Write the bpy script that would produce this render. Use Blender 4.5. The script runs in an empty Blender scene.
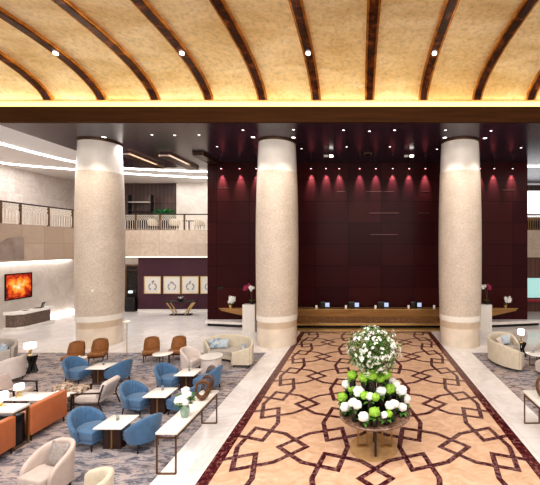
import bpy, bmesh, math, random
from math import pi, sin, cos, radians
from mathutils import Vector, Matrix, noise
random.seed(7)
R = random.Random(11)
SC = bpy.context.scene
COL = SC.collection

# ------------------------------------------------------------------ materials
def nt(name):
    m = bpy.data.materials.new(name); m.use_nodes = True
    return m, m.node_tree, m.node_tree.nodes['Principled BSDF']
def ramp(t, stops):
    r = t.nodes.new('ShaderNodeValToRGB')
    e = r.color_ramp.elements
    while len(e) < len(stops): e.new(0.5)
    for k, (p, c) in enumerate(stops):
        e[k].position = p; e[k].color = (*c, 1)
    return r
def coords(t, scale=(1,1,1), world=False, rot=(0,0,0)):
    mp = t.nodes.new('ShaderNodeMapping'); mp.inputs['Scale'].default_value = scale
    mp.inputs['Rotation'].default_value = rot
    if world:
        g = t.nodes.new('ShaderNodeNewGeometry'); t.links.new(g.outputs['Position'], mp.inputs['Vector'])
    else:
        g = t.nodes.new('ShaderNodeTexCoord'); t.links.new(g.outputs['Object'], mp.inputs['Vector'])
    return mp.outputs['Vector']
def noise_tex(t, vec, scale, detail=4, rough=.55, dist=0):
    n = t.nodes.new('ShaderNodeTexNoise'); n.inputs['Scale'].default_value = scale
    n.inputs['Detail'].default_value = detail; n.inputs['Roughness'].default_value = rough
    n.inputs['Distortion'].default_value = dist
    t.links.new(vec, n.inputs['Vector']); return n
def bump(t, b, src, strength=.2, dist=.02):
    bp = t.nodes.new('ShaderNodeBump'); bp.inputs['Strength'].default_value = strength
    bp.inputs['Distance'].default_value = dist
    t.links.new(src, bp.inputs['Height']); t.links.new(bp.outputs['Normal'], b.inputs['Normal'])
def mat(name, c, rough=.5, metal=0, var=.12, scale=6, stretch=(1,1,1), bmp=0, spec=.5, coat=0, world=False, sheen=0):
    m, t, b = nt(name)
    v = coords(t, stretch, world)
    n = noise_tex(t, v, scale)
    lo = tuple(max(0, x*(1-var)) for x in c); hi = tuple(min(1, x*(1+var)) for x in c)
    r = ramp(t, [(.3, lo), (.7, hi)])
    t.links.new(n.outputs['Fac'], r.inputs['Fac']); t.links.new(r.outputs['Color'], b.inputs['Base Color'])
    b.inputs['Roughness'].default_value = rough; b.inputs['Metallic'].default_value = metal
    b.inputs['Specular IOR Level'].default_value = spec
    b.inputs['Coat Weight'].default_value = coat
    if sheen: b.inputs['Sheen Weight'].default_value = sheen
    if bmp: bump(t, b, n.outputs['Fac'], bmp)
    return m
def ramp_mat(name, stops, scale=4, rough=.4, metal=0, stretch=(1,1,1), detail=6, dist=0, nrough=.6, bmp=0, world=True, coat=0):
    m, t, b = nt(name)
    n = noise_tex(t, coords(t, stretch, world), scale, detail, nrough, dist)
    r = ramp(t, stops)
    t.links.new(n.outputs['Fac'], r.inputs['Fac']); t.links.new(r.outputs['Color'], b.inputs['Base Color'])
    b.inputs['Roughness'].default_value = rough; b.inputs['Metallic'].default_value = metal
    b.inputs['Coat Weight'].default_value = coat
    if bmp: bump(t, b, n.outputs['Fac'], bmp)
    return m
def emit(name, c, s):
    m, t, b = nt(name)
    b.inputs['Base Color'].default_value = (*c, 1)
    b.inputs['Emission Color'].default_value = (*c, 1); b.inputs['Emission Strength'].default_value = s
    return m
def grid_mat(name, c1, c2, line, w, h, axis='xz', off=(0,0), rough=.3, lw=.02, var_scale=.6, veins=None, coat=0, bias=0, offset=0, metal=0, spec=.5):
    """panelled surface: a brick texture in metres, own tone per panel"""
    m, t, b = nt(name)
    g = t.nodes.new('ShaderNodeNewGeometry'); s = t.nodes.new('ShaderNodeSeparateXYZ'); c = t.nodes.new('ShaderNodeCombineXYZ')
    t.links.new(g.outputs['Position'], s.inputs[0])
    for k in range(2):
        ad = t.nodes.new('ShaderNodeMath'); ad.operation = 'ADD'; ad.inputs[1].default_value = off[k]
        t.links.new(s.outputs[axis[k].upper()], ad.inputs[0]); t.links.new(ad.outputs[0], c.inputs[k])
    br = t.nodes.new('ShaderNodeTexBrick'); br.offset = offset; br.squash = 1
    br.inputs['Scale'].default_value = 1; br.inputs['Brick Width'].default_value = w; br.inputs['Row Height'].default_value = h
    br.inputs['Mortar Size'].default_value = lw; br.inputs['Mortar Smooth'].default_value = .1; br.inputs['Bias'].default_value = bias
    br.inputs['Color1'].default_value = (*c1,1); br.inputs['Color2'].default_value = (*c2,1); br.inputs['Mortar'].default_value = (*line,1)
    t.links.new(c.outputs[0], br.inputs['Vector'])
    out = br.outputs['Color']
    if veins:
        sc, amt, vc = veins
        n = noise_tex(t, coords(t, (1,1,1), True), sc, 8, .62, 1.4)
        r = ramp(t, [(.44, (0,0,0)), (.5, (1,1,1)), (.56, (0,0,0))])
        t.links.new(n.outputs['Fac'], r.inputs['Fac'])
        mu = t.nodes.new('ShaderNodeMath'); mu.operation = 'MULTIPLY'; mu.inputs[1].default_value = amt
        t.links.new(r.outputs['Color'], mu.inputs[0])
        mx = t.nodes.new('ShaderNodeMix'); mx.data_type = 'RGBA'
        t.links.new(mu.outputs[0], mx.inputs['Factor']); t.links.new(out, mx.inputs['A']); mx.inputs['B'].default_value = (*vc,1)
        out = mx.outputs['Result']
    t.links.new(out, b.inputs['Base Color'])
    b.inputs['Roughness'].default_value = rough; b.inputs['Coat Weight'].default_value = coat; b.inputs['Metallic'].default_value = metal
    b.inputs['Specular IOR Level'].default_value = spec
    return m
def voronoi_mat(name, c_in, c_edge, scale, rough=.5, lo=.02, hi=.09):
    m, t, b = nt(name)
    v = t.nodes.new('ShaderNodeTexVoronoi'); v.feature = 'DISTANCE_TO_EDGE'; v.inputs['Scale'].default_value = scale
    t.links.new(coords(t, (1,1,1), True), v.inputs['Vector'])
    r = ramp(t, [(lo, c_edge), (hi, c_in)])
    t.links.new(v.outputs['Distance'], r.inputs['Fac']); t.links.new(r.outputs['Color'], b.inputs['Base Color'])
    b.inputs['Roughness'].default_value = rough
    return m

M = {}
M['floor'] = grid_mat('white_marble', (.80,.76,.74), (.86,.825,.81), (.60,.56,.53), 1.2, 1.2, 'xy', rough=.12, lw=.006, veins=(.7,.35,(.60,.55,.53)))
M['field'] = ramp_mat('peach_field', [(.25,(.52,.32,.20)),(.5,(.66,.44,.30)),(.75,(.78,.57,.43))], 2.2, .32, stretch=(1,1.6,1), dist=1.6)
M['lattice'] = ramp_mat('maroon_lattice', [(.36,(.028,.005,.008)),(.50,(.08,.013,.016)),(.60,(.28,.16,.16)),(.66,(.08,.012,.018)),(.76,(.03,.005,.008))], 13, .3, detail=5)
M['border'] = ramp_mat('maroon_border', [(.35,(.035,.004,.007)),(.54,(.10,.010,.014)),(.64,(.28,.15,.13)),(.69,(.09,.008,.012))], 9, .25, detail=7, dist=1.0)
M['medallion'] = ramp_mat('medallion', [(.3,(.50,.30,.14)),(.7,(.64,.42,.22))], 6, .3)
def rug_material():
    m, t, b = nt('mottled_rug')
    n1 = noise_tex(t, coords(t, (1,2.4,1), True, (0,0,.5)), 2.4, 12, .75, 1.0)
    n2 = noise_tex(t, coords(t, (1,1,1), True), .55, 3, .5, .4)
    r1 = ramp(t, [(.38,(.010,.016,.04)),(.44,(.05,.06,.10)),(.49,(.24,.23,.26)),(.55,(.50,.43,.40)),(.61,(.40,.36,.36)),(.66,(.15,.16,.21)),(.74,(.04,.05,.09))])
    r2 = ramp(t, [(.42,(.30,.30,.35)),(.62,(.60,.44,.36))])
    t.links.new(n1.outputs['Fac'], r1.inputs['Fac']); t.links.new(n2.outputs['Fac'], r2.inputs['Fac'])
    mx = t.nodes.new('ShaderNodeMix'); mx.data_type = 'RGBA'; mx.inputs['Factor'].default_value = .25
    t.links.new(r1.outputs['Color'], mx.inputs['A']); t.links.new(r2.outputs['Color'], mx.inputs['B'])
    t.links.new(mx.outputs['Result'], b.inputs['Base Color']); b.inputs['Roughness'].default_value = .95
    return m
M['rug'] = rug_material()
M['marble_wall'] = grid_mat('beige_marble', (.66,.59,.54), (.76,.70,.66), (.56,.50,.46), 1.1, 1.0, 'yz', rough=.25, lw=.008, veins=(1.2,.35,(.50,.38,.29)), offset=.5)
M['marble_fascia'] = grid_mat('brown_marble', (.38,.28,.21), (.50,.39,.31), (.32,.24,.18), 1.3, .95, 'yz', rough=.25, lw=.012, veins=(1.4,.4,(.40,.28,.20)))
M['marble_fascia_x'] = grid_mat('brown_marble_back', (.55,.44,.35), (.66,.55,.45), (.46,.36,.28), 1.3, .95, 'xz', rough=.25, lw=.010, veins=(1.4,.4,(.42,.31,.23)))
M['pale_wall'] = ramp_mat('pale_marble_wall', [(.3,(.60,.53,.47)),(.7,(.74,.67,.61))], 1.1, .3, dist=1.5)
M['dark_wedge'] = ramp_mat('dark_wedge', [(.3,(.24,.18,.15)),(.7,(.36,.29,.25))], 2, .3)
M['white_ceil'] = mat('white_ceiling', (.82,.82,.83), .7, var=.02)
M['soffit'] = grid_mat('dark_soffit', (.042,.025,.040), (.056,.035,.054), (.006,.003,.004), 1.9, 1.25, 'xy', off=(.9+19,.3), rough=.20, lw=.015, spec=.35)
M['fascia'] = ramp_mat('bronze_fascia', [(.3,(.045,.018,.006)),(.7,(.080,.034,.011))], 1.5, .6, metal=0, stretch=(.3,1,6))
M['fascia'].node_tree.nodes['Principled BSDF'].inputs['Specular IOR Level'].default_value = .08
M['wood_wall'] = grid_mat('mahogany_panels', (.036,.0062,.0075), (.056,.0115,.011), (.012,.002,.002), 1.92, 1.25, 'xz', off=(1.0+19.2,.30+12.5), rough=.30, lw=.014, spec=.12)
def gold_vault():
    m, t, b = nt('gold_leaf')
    n1 = noise_tex(t, coords(t, (.5,1.3,1), True), .7, 6, .6, .8)
    n2 = noise_tex(t, coords(t, (1,1,1), True), 7, 8, .7, .3)
    r1 = ramp(t, [(.3,(.64,.43,.20)),(.5,(.77,.58,.34)),(.7,(.87,.71,.50))])
    r2 = ramp(t, [(.35,(.45,.45,.45)),(.5,(.85,.85,.85)),(.65,(1,1,1))])
    t.links.new(n1.outputs['Fac'], r1.inputs['Fac']); t.links.new(n2.outputs['Fac'], r2.inputs['Fac'])
    mx = t.nodes.new('ShaderNodeMix'); mx.data_type = 'RGBA'; mx.blend_type = 'MULTIPLY'; mx.inputs['Factor'].default_value = .55
    t.links.new(r1.outputs['Color'], mx.inputs['A']); t.links.new(r2.outputs['Color'], mx.inputs['B'])
    t.links.new(mx.outputs['Result'], b.inputs['Base Color'])
    b.inputs['Roughness'].default_value = .42; b.inputs['Metallic'].default_value = .35
    bump(t, b, n2.outputs['Fac'], .15, .02)
    return m
M['gold'] = gold_vault()
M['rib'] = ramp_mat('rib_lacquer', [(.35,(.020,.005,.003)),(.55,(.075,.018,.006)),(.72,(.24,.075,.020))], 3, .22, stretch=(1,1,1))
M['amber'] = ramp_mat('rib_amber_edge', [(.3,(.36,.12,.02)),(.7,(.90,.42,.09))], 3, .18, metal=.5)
M['mosaic'] = None
def mosaic():
    m, t, b = nt('mosaic_stone')
    v = t.nodes.new('ShaderNodeTexVoronoi'); v.inputs['Scale'].default_value = 26
    t.links.new(coords(t, (1,1,1)), v.inputs['Vector'])
    r = ramp(t, [(0,(.54,.445,.365)),(.5,(.64,.545,.455)),(1,(.73,.635,.545))])
    t.links.new(v.outputs['Color'], r.inputs['Fac'])
    n = noise_tex(t, coords(t), 1.2, 4)
    r2 = ramp(t, [(.3,(.86,.86,.86)),(.7,(1,1,1))]); t.links.new(n.outputs['Fac'], r2.inputs['Fac'])
    mx = t.nodes.new('ShaderNodeMix'); mx.data_type = 'RGBA'; mx.blend_type = 'MULTIPLY'; mx.inputs['Factor'].default_value = 1
    t.links.new(r.outputs['Color'], mx.inputs['A']); t.links.new(r2.outputs['Color'], mx.inputs['B'])
    t.links.new(mx.outputs['Result'], b.inputs['Base Color']); b.inputs['Roughness'].default_value = .4
    bump(t, b, v.outputs['Distance'], .25, .01)
    return m
M['mosaic'] = mosaic()
M['col_cream'] = mat('cream_stone', (.76,.66,.55), .25, var=.08, scale=2)
M['col_white'] = mat('pale_stone', (.84,.79,.72), .25, var=.05, scale=2)
M['col_tan'] = mat('tan_stone', (.62,.49,.37), .3, var=.08, scale=3)
M['white_strip'] = emit('cool_white_light', (1,.99,.97), 7)
M['cream_metal'] = mat('cream_metal', (.80,.72,.62), .4, var=.05)
M['warm_strip'] = emit('warm_cove_light', (1,.86,.36), .95)
M['lamp_glow'] = emit('lamp_glow', (1,.96,.88), 3.0)
M['spot_glow'] = emit('spot_glow', (1,.95,.90), 4)
M['pink_glow'] = emit('pink_spot_glow', (1,.42,.50), 7)
M['blue_fab'] = mat('blue_fabric', (.072,.165,.30), .8, var=.14, scale=9, sheen=.3)
M['orange'] = mat('orange_leather', (.50,.165,.065), .42, var=.10, scale=4)
M['tan_leather'] = mat('tan_leather', (.25,.10,.025), .45, var=.25, scale=7)
M['cream_fab'] = mat('cream_fabric', (.60,.53,.42), .85, var=.07, scale=8, sheen=.2)
M['grey_fab'] = mat('warm_grey_fabric', (.46,.41,.37), .85, var=.07, scale=8)
M['beige_fab'] = mat('beige_fabric', (.55,.455,.41), .85, var=.07, scale=8, sheen=.2)
M['seat_grey'] = mat('grey_seat_fabric', (.45,.41,.37), .85, var=.08, scale=12)
M['white_fab'] = mat('white_fabric', (.66,.585,.55), .85, var=.06, scale=8)
M['pillow_grey'] = ramp_mat('grey_pillow_weave', [(.3,(.24,.20,.19)),(.7,(.40,.36,.34))], 30, .9, world=False)
M['pillow_blue'] = ramp_mat('blue_pillow_print', [(.35,(.12,.20,.31)),(.5,(.40,.48,.55)),(.62,(.62,.62,.60))], 9, .9, world=False)
M['pillow_pale'] = mat('pale_blue_pillow', (.45,.53,.60), .85, var=.15, scale=12)
M['leopard'] = ramp_mat('speckled_fabric', [(.38,(.10,.06,.04)),(.48,(.36,.26,.19)),(.60,(.62,.53,.45))], 13, .9, world=False, detail=3)
M['dark_wood'] = mat('dark_walnut', (.045,.020,.014), .35, var=.4, scale=5, stretch=(4,4,.5))
M['leg'] = mat('dark_leg_wood', (.030,.014,.010), .4, var=.3)
M['ring_wood'] = mat('carved_wood', (.12,.050,.018), .4, var=.4, scale=7, stretch=(1,1,3))
M['ring_dark'] = mat('dark_carved_wood', (.09,.045,.03), .4, var=.4, scale=7)
M['brass'] = mat('brushed_brass', (.42,.27,.12), .3, metal=.9, var=.15)
M['gold_metal'] = mat('gold_metal', (.72,.52,.24), .28, metal=.85, var=.1)
M['bronze_frame'] = mat('bronze_frame', (.17,.095,.05), .35, metal=.7, var=.15)
M['black'] = mat('black_lacquer', (.012,.010,.011), .25, var=.2)
M['counter'] = ramp_mat('bronze_counter', [(.3,(.27,.14,.045)),(.7,(.44,.25,.10))], 1.4, .33, metal=.45, stretch=(.5,1,5))
M['counter_cell'] = voronoi_mat('honeycomb_bronze', (.12,.045,.014), (.34,.18,.06), 9, .35)
M['counter_gold'] = mat('counter_gold_trim', (.50,.32,.13), .3, metal=.6, var=.08)
M['top_white'] = mat('white_stone_top', (.88,.85,.80), .18, var=.03, scale=2)
M['white_paint'] = mat('white_lacquer', (.80,.76,.72), .3, var=.03)
M['table_brown'] = ramp_mat('veined_brown_top', [(.35,(.10,.050,.032)),(.55,(.20,.12,.085)),(.68,(.36,.25,.19))], 14, .25, world=False)
M['leaf'] = mat('leaf_green', (.06,.17,.025), .5, var=.5, scale=10)
M['leaf_pale'] = mat('pale_leaf_green', (.17,.30,.08), .5, var=.4, scale=14)
M['bloom_white'] = mat('white_petals', (.88,.88,.84), .6, var=.08, scale=25)
M['bloom_green'] = mat('lime_petals', (.27,.50,.05), .6, var=.35, scale=25)
M['bloom_pink'] = mat('magenta_petals', (.42,.03,.13), .6, var=.3, scale=20)
M['stem'] = mat('green_brown_stem', (.12,.12,.04), .6)
M['dark_glass'] = mat('smoked_glass', (.018,.016,.014), .08, var=.3)
def glass(name, c, rough=.05, tr=.85):
    m, t, b = nt(name)
    n = noise_tex(t, coords(t), 6); r = ramp(t, [(.3, tuple(x*.92 for x in c)), (.7, c)])
    t.links.new(n.outputs['Fac'], r.inputs['Fac']); t.links.new(r.outputs['Color'], b.inputs['Base Color'])
    b.inputs['Transmission Weight'].default_value = tr; b.inputs['Roughness'].default_value = rough; b.inputs['IOR'].default_value = 1.3
    return m
M['green_glass'] = glass('pale_green_glass', (.62,.80,.70), .1, .6)
M['clear_glass'] = glass('clear_glass', (.9,.92,.9))
M['teal_glass'] = emit('teal_backlit_glass', (.42,.72,.70), .45)
M['window'] = emit('bright_window', (.95,.97,1), 1.1)
M['screen'] = emit('screen_glow', (.40,.52,.75), .5)
M['purple_wall'] = grid_mat('plum_fabric_wall', (.055,.012,.030), (.070,.018,.034), (.03,.008,.014), .62, 8, 'xz', rough=.45, lw=.01)
M['brown_slat'] = grid_mat('dark_slat_wood', (.050,.026,.022), (.080,.042,.034), (.015,.008,.008), .32, 8, 'xz', rough=.45, lw=.03)
M['mid_wood'] = grid_mat('brown_slat_wood', (.13,.055,.04), (.17,.075,.055), (.05,.02,.015), .3, 8, 'xz', rough=.4, lw=.02)
M['red'] = mat('red_band', (.35,.02,.03), .5)
M['mat_board'] = mat('picture_mat', (.78,.75,.68), .7, var=.03)
M['ink'] = ramp_mat('ink_wash', [(.4,(.16,.19,.30)),(.6,(.45,.45,.48))], 14, .8, world=False)
M['hot_art'] = ramp_mat('red_orange_abstract', [(.25,(.10,.004,.004)),(.40,(.48,.03,.008)),(.52,(.85,.20,.02)),(.62,(.95,.45,.06)),(.75,(.98,.80,.50))], 1.5, .4, detail=8, nrough=.65, dist=.8, world=True)
M['desk_mosaic'] = voronoi_mat('brown_mosaic', (.10,.06,.045), (.30,.23,.19), 14, .4)

# ------------------------------------------------------------------ mesh helpers
def finish(bm, name, m, parent=None, smooth=40, loc=(0,0,0), rz=0):
    bmesh.ops.recalc_face_normals(bm, faces=bm.faces)
    me = bpy.data.meshes.new(name); bm.to_mesh(me); bm.free()
    for x in (m if isinstance(m, (list, tuple)) else [m]): me.materials.append(x)
    if smooth:
        for p in me.polygons: p.use_smooth = True
        me.set_sharp_from_angle(angle=radians(smooth))
    o = bpy.data.objects.new(name, me); COL.objects.link(o)
    o.location = loc; o.rotation_euler = (0,0,rz)
    if parent: o.parent = parent
    return o
def thing(name, label, cat, loc=(0,0,0), rz=0, group=None):
    o = bpy.data.objects.new(name, None); COL.objects.link(o); o.empty_display_size = .1
    o.location = loc; o.rotation_euler = (0,0,rz)
    return tag(o, label, cat, group)
def tag(o, label, cat=None, group=None, kind=None):
    if label: o['label'] = label
    if cat: o['category'] = cat
    if group: o['group'] = group
    if kind: o['kind'] = kind
    return o
def struct(o, label):
    o['kind'] = 'structure'; o['label'] = label; return o
def dup(root, loc, rz, label, group=None, scale=None):
    r = root.copy(); COL.objects.link(r); r.location = loc; r.rotation_euler = (0,0,rz); r['label'] = label
    if group: r['group'] = group
    if scale: r.scale = scale
    for ch in list(root.children):
        c = ch.copy(); COL.objects.link(c); c.parent = r
        for g in list(ch.children):
            d = g.copy(); COL.objects.link(d); d.parent = c
    return r
def box(bm, x0, x1, y0, y1, z0, z1, bev=0, seg=2, mi=0):
    vs = [bm.verts.new((x, y, z)) for x in (x0, x1) for y in (y0, y1) for z in (z0, z1)]
    fs = [bm.faces.new([vs[i] for i in q]) for q in ((0,1,3,2),(4,6,7,5),(0,4,5,1),(2,3,7,6),(0,2,6,4),(1,5,7,3))]
    for f in fs: f.material_index = mi
    if bev:
        es = list({e for f in fs for e in f.edges})
        r = bmesh.ops.bevel(bm, geom=es, offset=bev, segments=seg, affect='EDGES', profile=.5)
        for f in r['faces']: f.material_index = mi
    return bm
def B(*a, **k):
    bm = bmesh.new(); return box(bm, *a, **k)
def prism(bm, poly, z0, z1, bev=0, seg=3):
    a = [bm.verts.new((x, y, z0)) for x, y in poly]; b = [bm.verts.new((x, y, z1)) for x, y in poly]
    n = len(poly); fs = [bm.faces.new(a[::-1]), bm.faces.new(b)]
    for i in range(n): fs.append(bm.faces.new((a[i], a[(i+1)%n], b[(i+1)%n], b[i])))
    if bev:
        es = [e for e in {e for f in fs[:2] for e in f.edges}]
        bmesh.ops.bevel(bm, geom=es, offset=bev, segments=seg, affect='EDGES', profile=.5)
    return bm
def lathe(bm, prof, n=32, cx=0, cy=0):
    rings = []
    for r, z in prof:
        if r < 1e-5: rings.append([bm.verts.new((cx, cy, z))])
        else: rings.append([bm.verts.new((cx+r*cos(2*pi*i/n), cy+r*sin(2*pi*i/n), z)) for i in range(n)])
    for a, b in zip(rings, rings[1:]):
        for i in range(n):
            j = (i+1) % n
            if len(a) == 1 and len(b) > 1: bm.faces.new((a[0], b[i], b[j]))
            elif len(b) == 1 and len(a) > 1: bm.faces.new((a[i], a[j], b[0]))
            elif len(a) > 1: bm.faces.new((a[i], a[j], b[j], b[i]))
    if len(rings[0]) > 1: bm.faces.new(rings[0][::-1])
    if len(rings[-1]) > 1: bm.faces.new(rings[-1])
    return bm
def L(prof, n=32, cx=0, cy=0):
    bm = bmesh.new(); return lathe(bm, prof, n, cx, cy)
def tube(bm, pts, rad, n=8, rad2=None, closed=False):
    pts = [Vector(p) for p in pts]; N = len(pts); rings = []
    for i, p in enumerate(pts):
        if closed: d = pts[(i+1)%N]-pts[i-1]
        else: d = pts[min(i+1, N-1)]-pts[max(i-1, 0)]
        d.normalize()
        up = Vector((0,0,1)) if abs(d.z) < .95 else Vector((0,1,0))
        a = d.cross(up).normalized(); b = d.cross(a).normalized()
        r = rad if rad2 is None else rad+(rad2-rad)*i/(N-1)
        rings.append([bm.verts.new(p+a*r*cos(2*pi*k/n+pi/4)+b*r*sin(2*pi*k/n+pi/4)) for k in range(n)])
    for i in range(N if closed else N-1):
        a, b = rings[i], rings[(i+1)%N]
        for k in range(n): bm.faces.new((a[k], a[(k+1)%n], b[(k+1)%n], b[k]))
    if not closed: bm.faces.new(rings[0][::-1]); bm.faces.new(rings[-1])
    return bm
def bar(bm, p, q, w):           # square bar
    return tube(bm, [p, q], w*.7071, 4)
def leg_mesh(x, y, z1, r0=.022, r1=.012, dx=0, dy=0):
    bm = bmesh.new(); tube(bm, [(x+dx, y+dy, 0), (x, y, z1)], r1, 8, r0); return bm
def shell(bm, path, hs, z0, th, flare=0, chn=0, champ=0, nz=6):
    """upholstered wall following path [(x,y,nx,ny)], top heights hs, optional vertical channels"""
    secs = []; n = len(path)
    for i, (x, y, nx, ny) in enumerate(path):
        h = hs[i]; s = i/(n-1); c = champ*(abs(sin(pi*chn*s))-1) if chn else 0
        pts = []
        for k in range(nz+1):
            t = k/nz; pts.append((th/2+flare*t, z0+t*(h-th*.4-z0)))
        pts += [(flare+th*.36, h-th*.1), (flare, h), (flare-th*.36, h-th*.1)]
        for k in range(nz, -1, -1):
            t = k/nz; pts.append((-th/2+flare*t*.8-c, z0+t*(h-th*.4-z0)))
        secs.append([bm.verts.new((x+nx*o, y+ny*o, z)) for o, z in pts])
    for a, b in zip(secs, secs[1:]):
        m_ = len(a)
        for k in range(m_): bm.faces.new((a[k], b[k], b[(k+1)%m_], a[(k+1)%m_]))
    bm.faces.new(secs[0]); bm.faces.new(secs[-1][::-1])
    return bm
def pillow_mesh(w, h, t):
    bm = bmesh.new(); bmesh.ops.create_grid(bm, x_segments=10, y_segments=10, size=1)
    top = list(bm.verts); base = {}
    for v in top:
        u, w_ = v.co.x, v.co.y
        f = (1-u**4)*(1-w_**4)
        k = 1-.10*(1-abs(u*w_))*(abs(u)**6+abs(w_)**6)
        v.co = Vector((u*w/2*k, t/2*f+.0, w_*h/2*k))
    r = bmesh.ops.duplicate(bm, geom=list(bm.faces))
    for e in r['geom']:
        if isinstance(e, bmesh.types.BMVert): e.co.y = -e.co.y
    bmesh.ops.remove_doubles(bm, verts=bm.verts, dist=.002)
    return bm
def pillow(label, m, loc, rot, w=.42, h=.40, t=.15):
    o = finish(pillow_mesh(w, h, t), 'pillow', m, smooth=80); o.location = loc; o.rotation_euler = rot
    return tag(o, label, 'pillow')
def rot2(p, a): return (p[0]*cos(a)-p[1]*sin(a), p[0]*sin(a)+p[1]*cos(a))

# camera numbers of the photograph, used to place things on known planes
CX, CZ, F, PX, PY = -.31, 4.6, 350., 360., 246.
def on_z(px, py, z):
    Y = F*(CZ-z)/(py-PY); return (CX+(px-PX)*Y/F, Y)
def at_y(px, py, Y): return (CX+(px-PX)*Y/F, CZ-(py-PY)*Y/F)

# ------------------------------------------------------------------ the setting
bm = B(-24, 24, -3, 30, -.2, 0)
struct(finish(bm, 'floor', M['floor'], smooth=0), 'white veined marble floor of the lobby')

# long patterned carpet: field, border and interlaced lattice
def carpet():
    root = thing('patterned_carpet', 'long peach carpet with interlaced maroon lattice running up to the reception counter', 'carpet', (0,0,0))
    XO, XI, YF, YN = 3.48, 3.23, 18.8, 1.5
    finish(B(-XI, XI, YN, YF-.25, 0, .008), 'field', M['field'], root, 0)
    bm = bmesh.new(); box(bm, -XO, -XI, YN, YF, 0, .010); box(bm, XI, XO, YN, YF, 0, .010); box(bm, -XI, XI, YF-.25, YF, 0, .010)
    finish(bm, 'border', M['border'], root, 0)
    ax, ay = 1.85, 2.178
    bm = bmesh.new()
    def ring(cx, cy, tips, z):
        kx = ax/1.8862; pts = []
        for a in tips:
            for rr, aa in ((.955, a), (.655, a+60)):
                pts.append(Vector((cx+rr*cos(radians(aa))*kx, cy+rr*sin(radians(aa)))))
        n = len(pts); w = .056; out = []; inn = []
        for i in range(n):
            d1 = (pts[i]-pts[i-1]).normalized(); d2 = (pts[(i+1)%n]-pts[i]).normalized()
            n1 = Vector((d1.y, -d1.x)); n2 = Vector((d2.y, -d2.x)); mdir = (n1+n2).normalized(); s = w/max(.35, mdir.dot(n1))
            out.append(pts[i]+mdir*s); inn.append(pts[i]-mdir*s)
        vo = [bm.verts.new((p.x, p.y, z)) for p in out]; vi = [bm.verts.new((p.x, p.y, z)) for p in inn]
        for i in range(n): j = (i+1)%n; bm.faces.new((vo[i], vo[j], vi[j], vi[i]))
    for i in range(-3, 4):
        for k in range(-4, 6):
            x = i*ax; y = 8+k*ay+(ay/2 if i % 2 else 0)
            if y > YF+1 or y < YN-1: continue
            ring(x-ax*2/3, y, (180, 300, 60), .0105); ring(x+ax*2/3, y, (0, 120, 240), .0120)
    for co, no in (((XI,0,0),(1,0,0)), ((-XI,0,0),(-1,0,0)), ((0,YF-.25,0),(0,1,0)), ((0,YN,0),(0,-1,0))):
        bmesh.ops.bisect_plane(bm, geom=list(bm.verts)+list(bm.edges)+list(bm.faces), plane_co=co, plane_no=no, clear_outer=True)
    o = finish(bm, 'lattice_pattern', M['lattice'], root, 0)
    finish(L([(0,.0085),(.565,.0085),(.565,.0102),(0,.0102)], 64, 0, 8), 'medallion', M['medallion'], root, 0)
carpet()
o = finish(B(-15.5, -4.37, 3.0, 15.05, 0, .012), 'area_rug', M['rug'], smooth=0)
tag(o, 'large mottled grey and blue rug under the left lounge seating', 'rug')
o = finish(B(4.50, 13, 3.0, 15.05, 0, .012), 'area_rug', M['rug'], smooth=0)
tag(o, 'mottled grey rug under the cream sofa group on the right', 'rug')

# vault
def vz(Y):
    if Y > 10.2:
        t = (Y-10.2)/(13.95-10.2); return 10.22+1.05*math.sqrt(max(0, 1-t**2.3)) if t < 1 else 10.22
    return 11.27
ys = [-3, 2, 6, 8, 9, 10]+[10.2+3.75*sin(i*pi/2/22) for i in range(0, 23)]
bm = bmesh.new(); XS = [-24+48*i/24 for i in range(25)]
low = [[bm.verts.new((x, y, vz(y))) for x in XS] for y in ys]
for a, b in zip(low, low[1:]):
    for i in range(24): bm.faces.new((a[i], a[i+1], b[i+1], b[i]))
struct(finish(bm, 'ceiling', M['gold'], smooth=60), 'golden leaf vaulted ceiling over the front of the lobby')
# light ledge + fascia
bm = bmesh.new(); box(bm, -24, 24, 13.70, 13.82, 9.45, 10.06); box(bm, -24, 24, 13.82, 14.1, 9.95, 10.0)
struct(finish(bm, 'trim_1', M['fascia'], smooth=0), 'dark bronze fascia below the golden vault')
o = finish(B(-23.5, 23.5, 13.84, 13.93, 10.0, 10.30), 'cove_light', M['warm_strip'], smooth=0)
tag(o, 'long warm cove light strip along the foot of the golden vault', 'light strip')
RN = ['leftmost','second','third','fourth','fifth','sixth','seventh, straight above the reception,','eighth','ninth','tenth','eleventh']
def rib(X, label):
    root = thing('ceiling_rib', label, 'ceiling rib', (X, 13.7, 10.3), 0, 'curved ribs on the golden vault')
    yy = [y for y in ys if y < 13.82]
    yy = [-2.9]+[y for y in yy if y > -2.9]
    yy.append(13.9)
    def strip(x0, x1, d0, name, m):
        bm = bmesh.new(); secs = []
        for y in yy:
            z = vz(y); dz = (vz(y+.01)-vz(y-.01))/.02; n = Vector((0, dz, -1)).normalized()
            if y > 13.6: n = Vector((0,-.9,-.43))
            p = Vector((0, y, z)); q = p+n*d0
            secs.append([bm.verts.new((xx, pp.y-13.7, pp.z-10.3)) for xx, pp in ((x0, p), (x1, p), (x1, q), (x0, q))])
        for a, b in zip(secs, secs[1:]):
            for k in range(4): bm.faces.new((a[k], a[(k+1)%4], b[(k+1)%4], b[k]))
        bm.faces.new(secs[0]); bm.faces.new(secs[-1][::-1])
        return finish(bm, name, m, root, 30)
    strip(-.12, .12, .11, 'core', M['rib'])
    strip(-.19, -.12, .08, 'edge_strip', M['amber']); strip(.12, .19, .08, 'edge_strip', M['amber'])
for k in range(-6, 4):
    rib(.07+2.12*k, 'glossy brown curved ceiling rib with amber edges, %s from the left' % RN[k+6] if k != 0 else 'glossy brown curved ceiling rib with amber edges, straight above the flower table')
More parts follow.
